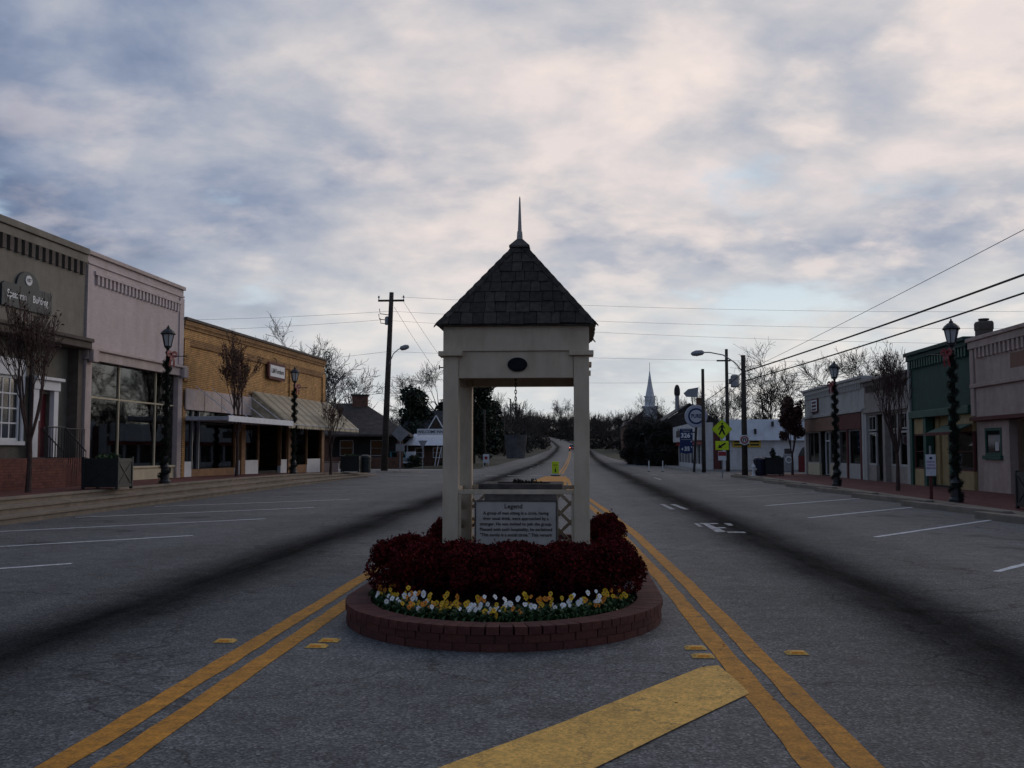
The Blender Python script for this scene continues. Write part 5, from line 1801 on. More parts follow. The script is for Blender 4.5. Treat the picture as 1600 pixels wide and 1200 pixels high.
def evergreen(label, loc, h, r, seed, n=6000, size=0.22, mats='evergreen', group=None, trunk=0.2, name='evergreen_tree', cat='tree', low=0.12, aspect=0.5):
    nr = np.random.default_rng(seed)
    t = thing(name, label, cat, loc, 0, group)
    mb = MB()
    mb.tube([(0, 0, -0.2), (0.05, 0, h * 0.4), (0, 0.05, h * 0.85)], [trunk, trunk * 0.7, trunk * 0.2], 7)
    bl = []
    for k in range(26):
        f = low + (0.94 - low) * nr.uniform()
        rr = r * (0.35 + 0.65 * math.sin(PI * min(1, 0.25 + 0.75 * f))) * nr.uniform(0.45, 0.95)
        a = nr.uniform(0, 2 * PI)
        c = (math.cos(a) * rr * 0.75, math.sin(a) * rr * 0.75, h * f)
        s = r * nr.uniform(0.25, 0.45)
        bl.append((*c, s, s, s * 0.8))
        mb.tube([(0, 0, h * f * 0.7), c], [trunk * 0.3, 0.02], 4, cap=False)
    mb.build('trunk', MT['bark'], t)
    foliage('crown', t, MT[mats], nr, bl, n, size, 0.5, aspect, zmin=0.05)
    return t


def trees():
    vase_tree('bare reddish street tree at the left edge beside the brick landing', (-14.0, 25.0, 0.49), 4.9, 31, 700, 6, 0.24)
    vase_tree('reddish twiggy street tree in front of the yellow brick wall', (-14.25, 41.6, 0.49), 5.9, 32, 1500, 6, 0.26)
    vase_tree('thin reddish street tree by the far end of the awning', (-13.2, 53.6, 0.38), 4.0, 33, 500, 5, 0.22)
    vase_tree('bare reddish street tree in front of the beige shop', (11.7, 37.6, 0.11), 5.0, 34, 260, 7, 0.30)
    vase_tree('street tree with dense dark red leaves by the white gas station wall', (13.2, 62.6, 0.11), 4.6, 35, 1300, 6, 0.30, crown=[(0.1, 0, 3.0, 0.5, 0.5, 0.6), (0.35, 0.1, 3.7, 0.4, 0.4, 0.5), (-0.35, 0, 3.3, 0.4, 0.4, 0.55), (-0.1, 0.2, 4.3, 0.35, 0.35, 0.5), (0.45, -0.1, 2.6, 0.35, 0.35, 0.4), (-0.45, 0.1, 2.4, 0.3, 0.3, 0.35)], lsize=0.085)
    protos = [bare_tree_proto(s, 12.0, 0.27, 6, sp, up, 0.011, nc) for s, sp, up, nc in ((51, 0.95, 0.05, (3, 4)), (52, 0.8, 0.09, (3, 4)), (53, 1.0, 0.03, (3, 4)))]
    gr = 'bare trees standing behind the buildings'
    spots = [(0, -23.6, 112, 1.4, 'large gnarled bare tree rising behind the bungalow roof'), (2, -16.5, 122, 1.05, 'bare tree right of the utility pole behind the inn'),
             (1, -29.0, 104, 0.85, 'bare tree just past the far corner of the yellow store'), (1, -14.0, 150, 0.9, 'bare tree peeping out beside the left shelter post'),
             (0, 25.0, 116, 1.15, 'tall bare tree behind the dark red street tree'), (2, 30.5, 112, 1.1, 'broad bare tree behind the white corner shop, left one'), (1, 29.5, 96, 0.95, 'bare tree behind the white corner shop, right one'),
             (0, 32.0, 90, 0.85, 'bare tree showing over the beige shop roof'), (2, 33.5, 84, 0.75, 'bare tree next to the dark green shop parapet'),
             (1, 19.0, 132, 0.85, 'bare tree behind the gas station between the poles'), (2, 14.5, 150, 0.8, 'bare tree behind the dark gabled building'),
             (0, 21.0, 214, 1.05, 'bare tree right beside the church steeple'), (1, 13.5, 210, 0.85, 'bare tree left of the church steeple'),
             (1, -6.0, 620, 2.1, 'lone tall bare tree where the road bends'), (0, -26, 98, 0.6, 'small bare tree behind the yellow store roof')]
    for k, (p, x, y, sc, lb) in enumerate(spots):
        place_tree(protos[p], 'bare_tree', lb, (x, y, zt(y)), 2.6 + k * 1.7, sc, gr)
    ge = 'dark evergreens'
    evergreen('dark broad evergreen behind the inn with the white roof', (-18.6, 110, 0), 8.2, 3.4, 61, 9000, 0.24, group=ge)
    evergreen('dark evergreen behind the left shelter post, beside the inn', (-14.8, 116, 0), 7.5, 3.2, 62, 7000, 0.24, group=ge)
    evergreen('tallest dark evergreen seen through the shelter opening', (-12.4, 122, 0), 11.6, 3.9, 63, 11000, 0.24, group=ge, low=0.05)
    evergreen('dark evergreen beyond the tallest one, by the far left verge', (-13.0, 150, 0.3), 9.0, 3.2, 64, 6000, 0.26, group=ge, low=0.05)
    gb = 'dark bushes beside the gas station'
    for k, (x, y, h, r, lb) in enumerate(((7.3, 117, 4.2, 2.3, 'dark bush farthest left in the row by the gas station'), (8.7, 112, 4.6, 2.4, 'dark bush second from the left in the row by the gas station'),
                                          (9.3, 107.5, 4.4, 2.0, 'dark bush just left of the price sign'), (12.6, 125, 5.6, 2.8, 'tall dark bush behind the row by the gas station'), (8.4, 130, 4.8, 2.6, 'dark bush half hidden behind the row by the road'))):
        evergreen(lb, (x, y, zt(y)), h, r, 70 + k, 8000, 0.42, 'thicket', gb, 0.12, 'dark_bush', 'bush', 0.02, 0.10)
    for k, (x, y, h, r, lb) in enumerate(((-20.3, 91.0, 1.1, 1.3, 'low dark bush in front of the bungalow porch'), (-15.2, 93.5, 1.0, 1.2, 'low dark bush between the pickup and the inn'), (-12.3, 98.0, 0.9, 1.1, 'low dark bush beside the inn wall'))):
        evergreen(lb, (x, y, 0), h, r, 80 + k, 1600, 0.12, 'evergreen', 'low bushes at the houses', 0.05, 'low_bush', 'bush', 0.1)
    # distant woods: one mass
    nr = np.random.default_rng(90)
    rs = random.Random(91)
    Vs, Qs, off = [], [], 0
    lows = []
    for s in (92, 93, 94):
        a, b = MB(), MB()
        grow(a, b, Vector((0, 0, 0)), Vector((0, 0, 1)), 4.2, 0.22, 0, 4, random.Random(s), 0.10, 0.16, (3, 4), (0.35, 0.75), 0.74, 0.035, 0)
        Qq = np.array([f for f in b.f if len(f) == 4])
        lows.append((np.array(b.v), Qq))
    leafP = []

    def tree_at(x, y, sc):
        nonlocal off
        V, Q = lows[rs.randrange(3)]
        a = rs.uniform(0, 2 * PI)
        c, s = math.cos(a), math.sin(a)
        W_ = np.stack([V[:, 0] * c - V[:, 1] * s, V[:, 0] * s + V[:, 1] * c, V[:, 2]], 1) * sc + np.array([x, y, zt(y) - 0.3])
        Vs.append(W_)
        Qs.append(Q + off)
        off += len(V)
        for q in range(rs.randint(3, 5)):
            rr = sc * rs.uniform(1.2, 2.4)
            leafP.append((x + rs.uniform(-3, 3) * sc, y + rs.uniform(-3, 3), zt(y) + rr * rs.uniform(0.2, 1.5), rr * 1.4, rr * 1.4, rr))
    k = 0
    while k < 330:
        y = rs.uniform(150, 760)
        side = rs.choice((-1, 1))
        c = centre(y)
        if side < 0:
            x = c - (12 if y < 260 else 8) - rs.uniform(0, 1) ** 2 * 95
        else:
            x = c + (11 if y < 260 else 8) + rs.uniform(0, 1) ** 2 * 130
        if abs(x - 16.5) < 9 and y < 240:
            continue
        tree_at(x, y, rs.uniform(0.65, 1.15) * (1 + max(0, y - 300) / 900))
        k += 1
    for k in range(40):
        tree_at(-70 + 75 * k / 40 + rs.uniform(-2, 2), rs.uniform(740, 900), rs.uniform(1.1, 1.7))
        tree_at(-8 + 120 * k / 40, rs.uniform(560, 720), rs.uniform(1.0, 1.5))
    for k in range(26):
        tree_at(-90 + rs.uniform(0, 55), rs.uniform(130, 190), rs.uniform(0.7, 1.0))
        tree_at(42 + rs.uniform(0, 60), rs.uniform(110, 190), rs.uniform(0.7, 1.0))
    n1 = sum(len(q) for q in Qs)
    P = blob_points(nr, leafP, 95000, 0.5)
    LV, LQ = leaf_quads(nr, P, 0.55, 0.5)
    V = np.concatenate(Vs + [LV])
    Q = np.concatenate(Qs + [LQ + off])
    mi = np.concatenate([np.zeros(n1, dtype=int), nr.integers(1, 4, len(LQ))])
    o = obj('distant_woods', npmesh('distant_woods', V, Q, [MT['bark_far']] + MT['thicket'], mi))
    o['kind'] = 'stuff'
    tag(o, 'dark bare winter woods lining the far road', 'woods')


trees()


# ------------------------------------------------------------------ utility poles and wires
def utility():
    t = thing('utility_pole', 'tall leaning wooden utility pole with crossarm and street light on the left', 'pole', (-14.05, 73.2, -0.1))
    MB().tube([(0, 0, 0), (0.2, 0, 6.5), (0.45, 0, 13.4)], [0.26, 0.21, 0.16], 12).build('pole', MT['pole_wood'], t, smooth=True)
    MB().box(-0.55, 1.4, -0.06, 0.06, 12.72, 12.86).build('crossarm', MT['pole_wood'], t)
    for x in (-0.5, 1.35):
        MB().lathe([(0.03, 0), (0.03, 0.12), (0.07, 0.14), (0.07, 0.22), (0.04, 0.3)], 8, (x, 0, 12.86)).build('insulator', MT['galv'], t)
    for z, x in ((11.7, -0.15), (11.3, -0.2), (11.0, -0.1)):
        MB().tube([(0.38, 0, z), (x - 0.25, 0, z + 0.12), (x - 0.3, 0, z + 0.5)], 0.03, 5).build('fuse_holder', MT['black_metal'], t)
    MB().lathe([(0.16, 0), (0.18, 0.08), (0.18, 0.55), (0.1, 0.62)], 10, (0.12, 0.1, 11.0)).build('transformer', MT['galv'], t)
    a = MB().tube([(0.25, -0.1, 7.9), (0.7, -0.4, 8.8), (1.1, -0.6, 9.1), (1.35, -0.75, 9.15)], 0.035, 8).build('light_arm', MT['galv'], t)
    lh = MB()
    lh.lathe([(0.05, -0.4), (0.17, -0.28), (0.2, 0.05), (0.14, 0.3), (0.03, 0.38)], 10)
    o = lh.build('luminaire', MT['galv'], a, smooth=True)
    o.location = (1.6, -0.85, 9.2)
    o.rotation_euler = (0, R(80), R(-20))

    def pole(label, x, y, h, r=0.15, lean=0.0, name='utility_pole', z=0.0):
        p = thing(name, label, 'pole', (x, y, z - 0.1))
        MB().tube([(0, 0, 0), (lean * 0.5, 0, h / 2), (lean, 0, h)], [r, r * 0.85, r * 0.7], 10).build('pole', MT['pole_wood'], p, smooth=True)
        return p
    p2 = pole('dark utility pole on the right carrying the round no-turn sign', 9.95, 60.3, 7.35, 0.19)
    a = MB().tube([(0, 0, 6.3), (-0.5, -0.1, 6.9), (-1.2, -0.2, 7.35), (-2.0, -0.3, 7.5), (-2.5, -0.35, 7.5)], 0.035, 8).build('light_arm', MT['galv'], p2, smooth=True)
    o = MB().lathe([(0.05, -0.42), (0.15, -0.3), (0.18, 0.05), (0.12, 0.3), (0.03, 0.38)], 10).build('luminaire', MT['galv'], a, smooth=True)
    o.location = (-2.75, -0.37, 7.45)
    o.rotation_euler = (0, R(-97), 0)
    p3 = pole('tall thin pole with a grey transformer behind the walking figure sign', 11.6, 78.0, 9.5, 0.17)
    MB().lathe([(0.3, 0), (0.33, 0.08), (0.33, 0.85), (0.25, 0.95), (0.08, 1.0)], 12, (0.62, 0, 6.55)).build('transformer', MT['galv'], p3)
    MB().box(0.15, 0.35, -0.05, 0.05, 6.8, 7.2).build('mount', MT['galv'], p3)
    MB().box(-0.75, 0.3, -0.05, 0.05, 8.55, 8.67).build('crossarm', MT['pole_wood'], p3)
    p4 = pole('short dark pole standing in front of the round PURE sign', 9.35, 74.6, 7.7, 0.16)
    p5 = pole('distant utility pole seen left of the hanging chain', -13.2, 185, 9.0, 0.16, 0, z=0.6)
    MB().box(-1.0, 1.0, -0.06, 0.06, 8.2, 8.34).build('crossarm', MT['pole_wood'], p5)
    p6 = pole('distant utility pole with lamp arm seen right of the hanging chain', -10.4, 160, 9.6, 0.15, 0, z=0.4)
    MB().box(-0.2, 0.9, -0.05, 0.05, 8.6, 8.72).build('crossarm', MT['pole_wood'], p6)
    MB().tube([(0, 0, 9.4), (-0.3, -0.1, 9.7), (-0.5, -0.1, 9.72)], 0.05, 6).build('light_arm', MT['galv'], p6)
    p7 = pole('plain utility pole on the lawn seen through the shelter opening', -10.2, 112, 6.3, 0.14)

    def wire(label, a, b, sag, r, n=18):
        a, b = Vector(a), Vector(b)
        pts = []
        for k in range(n + 1):
            f = k / n
            p = a.lerp(b, f)
            p.z -= sag * 4 * f * (1 - f)
            pts.append(p)
        tag(MB().tube(pts, r, 4).build('overhead_wire', MT['wire']), label, 'wire', 'overhead wires')
    wire('upper wire crossing the street from the tall left pole', (-12.9, 73.2, 12.95), (60, 78, 12.6), 0.9, 0.010)
    wire('second wire from the top crossing the street right of the roof', (-13.7, 73.2, 11.9), (60, 78, 11.2), 0.9, 0.010)
    wire('third wire crossing the street from the left pole', (-13.7, 73.2, 11.2), (60, 80, 9.8), 0.8, 0.010)
    wire('wire crossing at the height of the shelter post caps', (-13.8, 73.2, 8.9), (60, 80, 8.7), 0.6, 0.010)
    wire('lowest wire crossing just under the shelter beam to the right poles', (-13.9, 73.2, 7.0), (11.6, 78, 6.9), 0.25, 0.010)
    wire('upper wire running left from the tall pole over the yellow store', (-13.7, 73.2, 11.9), (-60, 68, 12.0), 0.9, 0.011)
    wire('lower wire running left from the tall pole over the yellow store', (-13.7, 73.2, 11.3), (-60, 68, 10.8), 0.9, 0.011)
    wire('thin wire running left behind the bare tree', (-13.8, 73.2, 8.9), (-60, 78, 6.3), 0.5, 0.012)
    wire('slanting wire from the crossarm down behind the shelter', (-12.7, 73.2, 12.6), (-10.2, 112, 6.0), 0.5, 0.011)
    wire('second slanting wire from the pole down behind the shelter', (-13.4, 73.2, 12.2), (-12.0, 112, 6.0), 0.5, 0.011)
    wire('upper thick cable running over the right shops towards the viewer', (9.95, 60.3, 6.25), (16.2, 12, 7.75), 0.22, 0.040)
    wire('lower thick cable running over the right shops towards the viewer', (9.95, 60.3, 5.7), (16.4, 12, 7.3), 0.25, 0.034)
    wire('thin wire climbing to the top right over the shops', (11.6, 78, 7.0), (15.5, 10, 9.6), 0.2, 0.012)
    wire('upper cable from the right pole down to the gabled roof', (9.95, 60.3, 6.25), (11.0, 112, 5.5), 0.4, 0.028)
    wire('lower cable from the right pole down to the gabled roof', (9.95, 60.3, 5.7), (11.4, 112, 5.0), 0.4, 0.022)


utility()


# ------------------------------------------------------------------ signs
def post(root, h, m='galv', r=0.03, x=0.0):
    return MB().box(x - r, x + r, -r * 0.6, r * 0.6, -0.1, h).build('post', MT[m], root)


def diamond(s):
    return [(0, -s), (s, 0), (0, s), (-s, 0)]


def signs():
    # walking-figure warning sign
    t = thing('crossing_sign', 'bright yellow-green diamond sign with walking figure and arrow plaque', 'sign', (8.45, 59.0, 0.0), -0.05)
    post(t, 3.0)
    MB().slab([(x, z + 2.82) for x, z in diamond(0.60)], -0.05, -0.035).build('diamond_plate', MT['lime'], t)
    bd = MB()
    for k in range(4):
        p, q = diamond(0.555)[k], diamond(0.555)[(k + 1) % 4]
        bd.bar((p[0], -0.052, p[1] + 2.82), (q[0], -0.052, q[1] + 2.82), 0.004, 0.02, up=(0, 1, 0))
    bd.build('border', MT['sign_black'], t)
    f = MB()
    n = 12
    f.slab([(0.02 + 0.055 * math.cos(2 * PI * k / n), 3.14 + 0.055 * math.sin(2 * PI * k / n)) for k in range(n)], -0.056, -0.051)
    f.slab([(-0.06, 2.83), (0.06, 2.80), (0.11, 3.05), (-0.01, 3.08), (-0.06, 3.04)], -0.056, -0.051)
    f.slab([(-0.06, 2.84), (-0.20, 2.50), (-0.12, 2.48), (0.0, 2.72), (0.12, 2.50), (0.20, 2.53), (0.07, 2.84)], -0.056, -0.051)
    f.slab([(-0.05, 3.03), (-0.19, 2.90), (-0.21, 2.79), (-0.16, 2.78), (-0.14, 2.87), (-0.02, 2.96)], -0.056, -0.051)
    f.slab([(0.09, 3.02), (0.21, 2.88), (0.17, 2.85), (0.08, 2.93)], -0.056, -0.051)
    f.build('walking_figure', MT['sign_black'], t)
    MB().slab([(-0.38, 1.62), (0.38, 1.62), (0.38, 2.14), (-0.38, 2.14)], -0.05, -0.035).build('arrow_plate', MT['lime'], t, bevel=0.01)
    a = MB()
    a.slab([(-0.24, 1.72), (0.02, 1.74), (-0.05, 1.80), (0.22, 1.98), (0.17, 2.05), (-0.11, 1.88), (-0.17, 1.94)], -0.056, -0.051)
    a.build('arrow', MT['sign_black'], t)
    MB().slab([(-0.23, 1.02), (0.23, 1.02), (0.23, 1.55), (-0.23, 1.55)], -0.05, -0.035).build('lower_plate', MT['white_paint'], t)
    MB().slab([(-0.22, 1.28), (0.22, 1.28), (0.22, 1.52), (-0.22, 1.52)], -0.054, -0.0505).build('red_panel', MT['sign_red'], t)
    # round prohibition sign on the pole
    t = thing('turn_sign', 'small white sign with red ring fixed to the right utility pole', 'sign', (9.9, 60.0, 0))
    MB().slab([(-0.27, 2.0), (0.0, 1.9), (0.27, 2.0), (0.28, 2.5), (-0.28, 2.5)], -0.02, 0.03).build('plate', MT['white_paint'], t)
    n = 20
    rg = MB()
    for k in range(n):
        a0, a1 = 2 * PI * k / n, 2 * PI * (k + 1) / n
        rg.slab([(r * math.cos(a), 2.21 + r * math.sin(a)) for r, a in ((0.16, a0), (0.23, a0), (0.23, a1), (0.16, a1))], -0.026, -0.021)
    rg.bar((-0.13, -0.024, 2.34), (0.13, -0.024, 2.08), 0.004, 0.05, up=(0, 1, 0))
    rg.build('red_ring', MT['sign_red'], t)
    ar = MB()
    ar.slab([(-0.10, 2.10), (-0.05, 2.10), (-0.05, 2.25), (0.05, 2.25), (0.05, 2.10), (0.10, 2.10), (0.10, 2.31), (-0.10, 2.31)], -0.0255, -0.0215)
    ar.build('arrow', MT['sign_black'], t)
    # round brand sign and price board share one leaning steel pole
    t = thing('round_sign', 'big round white and blue PURE sign on a leaning dark pole', 'sign', (8.75, 75.6, 0))
    MB().tube([(0, 0.12, -0.1), (0.28, 0.12, 4.6)], 0.10, 10).build('pole', MT['black_metal'], t)
    n = 36
    c, z = (0.18, 4.15)
    ring = lambda r: [(c + r * math.cos(2 * PI * k / n), z + r * math.sin(2 * PI * k / n)) for k in range(n)]
    MB().slab(ring(0.84), -0.18, 0.02).build('drum', mat('pearl_sign', (0.42, 0.43, 0.50), 0.5, 0.08, 2, 0), t, bevel=0.05)
    MB().slab(ring(0.60), -0.20, -0.181).build('blue_ring', MT['sign_blue'], t)
    MB().slab(ring(0.47), -0.215, -0.201).build('white_disc', mat('white_disc', (0.50, 0.51, 0.55), 0.5, 0.05, 2, 0), t)
    text('PURE', 0.40, MT['sign_blue'], t, (c, -0.222, z), bold=0.03, sx=0.82)
    t = thing('price_sign', 'tall blue fuel price board showing 326 under the round sign', 'sign', (8.15, 75.3, 0))
    x0, x1 = -0.47, 0.47
    MB().slab([(x0, 1.45), (0, 1.35), (x1, 1.45), (x1, 3.22), (x0, 3.22)], -0.16, -0.02).build('cabinet', MT['sign_blue'], t, bevel=0.03)
    text('326', 0.46, MT['text_white'], t, (-0.06, -0.166, 2.70), bold=0.03)
    text('9', 0.17, MT['text_white'], t, (0.38, -0.166, 2.83), bold=0.02)
    text('9', 0.17, MT['text_white'], t, (0.36, -0.166, 2.25), bold=0.02)
    text('35', 0.42, MT['text_white'], t, (0.05, -0.166, 1.72), bold=0.03)
    text('9', 0.17, MT['text_white'], t, (0.38, -0.166, 1.84), bold=0.02)
    text('4', 0.26, MT['text_white'], t, (-0.30, -0.166, 1.70), bold=0.03)
    for zz, w in ((3.13, 0.36), (2.99, 0.26), (2.42, 0.38)):
        MB().box(-w, w, -0.165, -0.161, zz - 0.025, zz + 0.025).build('small_print', MT['galv'], t)
    MB().box(0.40, 0.75, -0.12, -0.06, 1.9, 2.0).build('bracket', MT['black_metal'], t)
    MB().box(0.40, 0.80, -0.12, -0.06, 2.9, 3.0).build('bracket', MT['black_metal'], t)
    # in-street pedestrian paddle
    t = thing('paddle_sign', 'small yellow-green pedestrian sign standing in the middle of the road', 'sign', (-1.30, 63.5, 0.0))
    MB().box(-0.30, 0.30, -0.25, 0.25, 0.005, 0.06).build('base', MT['black_metal'], t, bevel=0.015)
    MB().box(-0.17, 0.17, -0.02, 0.02, 0.06, 0.14).build('stem', MT['white_paint'], t)
    MB().box(-0.22, 0.22, -0.02, 0.02, 0.142, 0.90).build('panel', MT['lime'], t, bevel=0.01)
    f = MB()
    f.slab([(-0.05, 0.24), (0.05, 0.24), (0.04, 0.40), (0.0, 0.46), (-0.04, 0.40)], -0.026, -0.021)
    f.slab([(0.03 * math.cos(2 * PI * k / 8), 0.50 + 0.03 * math.sin(2 * PI * k / 8)) for k in range(8)], -0.026, -0.021)
    f.slab([(-0.14, 0.66), (0.14, 0.66), (0.14, 0.70), (-0.14, 0.70)], -0.026, -0.021)
    f.build('symbol', MT['sign_black'], t)
    # reserved parking sign on the right walk
    t = thing('parking_sign', 'small white reserved parking sign with purple lettering before the green shop', 'sign', (10.62, 31.0, 0.11), -0.05)
    MB().box(-0.045, 0.045, -0.03, 0.03, -0.1, 0.72).build('post', MT['maroon'], t)
    MB().box(-0.025, 0.025, -0.028, 0.02, 0.722, 1.6).build('upper_post', MT['galv'], t)
    MB().box(-0.15, 0.15, -0.045, -0.03, 0.70, 1.34).build('plate', MT['white_paint'], t, bevel=0.008)
    w = MB()
    w.slab([(0.045 * math.cos(q) + 0.0, 1.24 + 0.045 * math.sin(q)) for q in [R(150) + R(250) * k / 10 for k in range(11)]], -0.050, -0.0455)
    w.build('wheelchair_symbol', MT['sign_blue'], t)
    for k, s in enumerate(('RESERVED', 'PARKING', 'PERMIT ONLY')):
        text(s, 0.062, MT['text_purple'], t, (0, -0.0475, 1.12 - 0.095 * k), bold=0.02, sx=0.88 if k < 2 else 0.72)
    text('<', 0.07, MT['text_purple'], t, (0, -0.0475, 0.78), bold=0.02)
    # backs of signs on the left corner
    t = thing('diamond_sign', 'grey back of a diamond road sign beside the left utility pole', 'sign', (-13.3, 75.6, 0), 0.1)
    post(t, 3.4, 'galv', 0.035)
    MB().slab([(x, z + 2.88) for x, z in diamond(0.66)], 0.035, 0.05).build('plate', MT['sign_back'], t)
    MB().slab([(-0.33, 1.55), (0.33, 1.55), (0.33, 2.1), (-0.33, 2.1)], 0.035, 0.05).build('lower_plate', MT['sign_back'], t)
    t = thing('yield_sign', 'grey back of a triangular yield sign before the white inn roof', 'sign', (-13.4, 87.5, 0))
    post(t, 2.5, 'galv', 0.035)
    MB().slab([(0, 1.75), (0.42, 2.48), (-0.42, 2.48)], 0.035, 0.05).build('plate', MT['sign_back'], t)
    t = thing('leaning_posts', 'pair of thin white leaning posts on the verge by the inn', 'post', (-13.0, 92.0, 0.05))
    MB().tube([(0, 0, -0.1), (0.35, 0, 2.2)], 0.035, 8).build('stake', MT['white_paint'], t)
    MB().tube([(0.2, 0.3, -0.1), (0.62, 0.3, 1.9)], 0.035, 8).build('stake', MT['white_paint'], t)
    t = thing('yard_sign', 'small white yard sign on the lawn left of the bucket', 'sign', (-9.3, 104, 0), 0.0)
    MB().box(-0.32, 0.32, -0.02, 0.02, 0.35, 1.25).build('panel', MT['white_paint'], t)
    MB().box(-0.15, 0.15, -0.026, -0.021, 0.7, 1.0).build('mark', MT['sign_red'], t)
    for x in (-0.25, 0.25):
        MB().box(x - 0.03, x + 0.03, -0.015, 0.015, -0.1, 0.348).build('leg', MT['white_paint'], t)
    # white delineators by the forecourt
    for k, (x, lb) in enumerate(((5.55, 'thin white road post left of the forecourt, the left one'), (6.6, 'thin white road post left of the forecourt, the right one'))):
        t = thing('delineator', lb, 'post', (x, 77.5, 0.0), 0, 'white road posts')
        MB().lathe([(0.12, 0), (0.12, 0.04), (0.05, 0.06)], 10).build('base', MT['black_metal'], t)
        MB().lathe([(0.035, 0.06), (0.035, 0.80), (0.02, 0.82)], 8).build('tube', MT['white_paint'], t)
    t = thing('arrow_sign', 'pale tilted arrow-shaped sign on a pole above the gabled roof', 'sign', (12.9, 112, 4.0))
    MB().tube([(0.25, 0, 0), (-0.1, 0, 3.6)], 0.07, 6).build('pole', MT['black_metal'], t)
    MB().slab([(-1.0, 3.95), (-0.7, 3.55), (0.5, 3.5), (0.65, 4.6), (-0.5, 4.4)], -0.1, 0.1).build('panel', MT['galv'], t)


signs()


# ------------------------------------------------------------------ street furniture
def furniture():
    def box_planter(label, loc, w, h, rz=0.0, seed=0, plant='leaf_green', n=260):
        t = thing('box_planter', label, 'planter', loc, rz, 'dark square planters')
        P = 'planter_black'
        for sx in (-1, 1):
            for sy in (-1, 1):
                bx(t, 'corner_post', P, (sx * w / 2 - 0.04, sx * w / 2 + 0.04, sy * w / 2 - 0.04, sy * w / 2 + 0.04, 0, h + 0.04), bevel=0.01)
        for k in range(4):
            m = MB()
            e = w / 2 - 0.042
            m.box(-e, e, -w / 2 - 0.015, -w / 2 + 0.015, 0.06, h)
            m.box(-e, e, -w / 2 - 0.03, -w / 2 - 0.016, h - 0.10, h - 0.01)
            m.box(-e, e, -w / 2 - 0.03, -w / 2 - 0.016, 0.07, 0.15)
            m.bar((-e * 0.9, -w / 2 - 0.022, 0.17), (e * 0.9, -w / 2 - 0.022, h - 0.12), 0.012, 0.05)
            m.bar((-e * 0.9, -w / 2 - 0.025, h - 0.12), (e * 0.9, -w / 2 - 0.025, 0.17), 0.012, 0.05)
            r = Matrix.Rotation(k * PI / 2, 4, 'Z')
            m.v = [tuple(r @ Vector(p)) for p in m.v]
            m.build('side_panel', MT[P], t)
        bx(t, 'soil', 'soil', (-w / 2 + 0.02, w / 2 - 0.02, -w / 2 + 0.02, w / 2 - 0.02, h - 0.12, h - 0.05))
        nr = np.random.default_rng(seed)
        foliage('plants', t, MT[plant], nr, [(nr.uniform(-w / 3, w / 3), nr.uniform(-w / 3, w / 3), h + 0.02, 0.2, 0.2, 0.10) for k in range(6)], n, 0.06)
        return t
    box_planter('dark square planter on the walk beside the brick landing', (-13.15, 27.6, 0.49), 0.95, 0.86, 0.03, 1)
    box_planter('dark square planter at the far end of the left walk', (-13.35, 59.2, 0.30), 1.0, 0.95, 0.1, 2)
    box_planter('dark square planter at the right edge before the salmon shop', (11.55, 25.6, 0.114), 1.0, 0.92, 0.0, 3)
    q = box_planter('dark square planter with a small conifer by the navy bin', (11.7, 60.9, 0.114), 1.0, 1.05, 0.0, 4)
    nr = np.random.default_rng(6)
    foliage('small_conifer', q, MT['evergreen'], nr, [(0, 0, 1.25, 0.18, 0.18, 0.25), (0, 0, 1.45, 0.1, 0.1, 0.2)], 350, 0.06)

    def bin_(label, loc, m):
        t = thing('litter_bin', label, 'bin', loc, 0, 'street bins')
        MB().lathe([(0.30, 0), (0.33, 0.05), (0.35, 0.85)], 16).build('body', MT[m], t, smooth=False)
        MB().lathe([(0.37, 0.852), (0.37, 0.92), (0.30, 1.02), (0.12, 1.08)], 16).build('lid', MT[m], t)
        for z in (0.2, 0.7):
            MB().lathe([(0.352, z), (0.36, z + 0.01), (0.36, z + 0.04), (0.353, z + 0.05)], 16).build('band', MT['black_metal'], t)
    bin_('dark round litter bin at the far end of the left walk', (-12.75, 60.4, 0.26), 'planter_black')
    bin_('navy round litter bin beside the right utility pole', (10.85, 60.6, 0.114), 'navy')
    t = thing('hydrant', 'white fire hydrant at the foot of the right utility pole', 'hydrant', (10.35, 59.7, 0.114))
    MB().lathe([(0.15, 0), (0.15, 0.04), (0.10, 0.06), (0.10, 0.46), (0.13, 0.48), (0.13, 0.52), (0.10, 0.60), (0.04, 0.68), (0.03, 0.72)], 14).build('barrel', MT['white_paint'], t)
    for s in (-1, 1):
        MB().tube([(0.09 * s, 0, 0.38), (0.18 * s, 0, 0.38)], 0.05, 10).build('outlet', MT['white_paint'], t)
    MB().tube([(0, -0.09, 0.36), (0, -0.19, 0.36)], 0.065, 10).build('pumper_cap', MT['white_paint'], t)
    # red drum and pumps beside the corner shop
    t = thing('red_drum', 'red drum with a dark cover between gas station and corner shop', 'drum', (17.1, 77.0, 0))
    MB().lathe([(0.40, 0), (0.42, 0.02), (0.42, 0.4), (0.44, 0.42), (0.42, 0.44), (0.42, 0.8), (0.44, 0.82), (0.42, 0.84), (0.42, 1.2)], 16).build('barrel', mat('dull_red', (0.14, 0.012, 0.014), 0.5, 0.2, 4, 0), t)
    MB().lathe([(0.40, 1.15), (0.38, 1.3), (0.26, 1.55), (0.14, 1.75), (0.05, 1.85)], 12).build('cover', MT['dark_wall'], t)
    t = thing('air_machine', 'grey service machine with pale hose reel by the red drum', 'machine', (16.0, 77.4, 0))
    bx(t, 'cabinet', 'galv', (-0.3, 0.3, -0.25, 0.25, 0.0, 1.35), bevel=0.03)
    bx(t, 'head', 'dark_wall', (-0.24, 0.24, -0.2, 0.2, 1.352, 1.75), bevel=0.05)
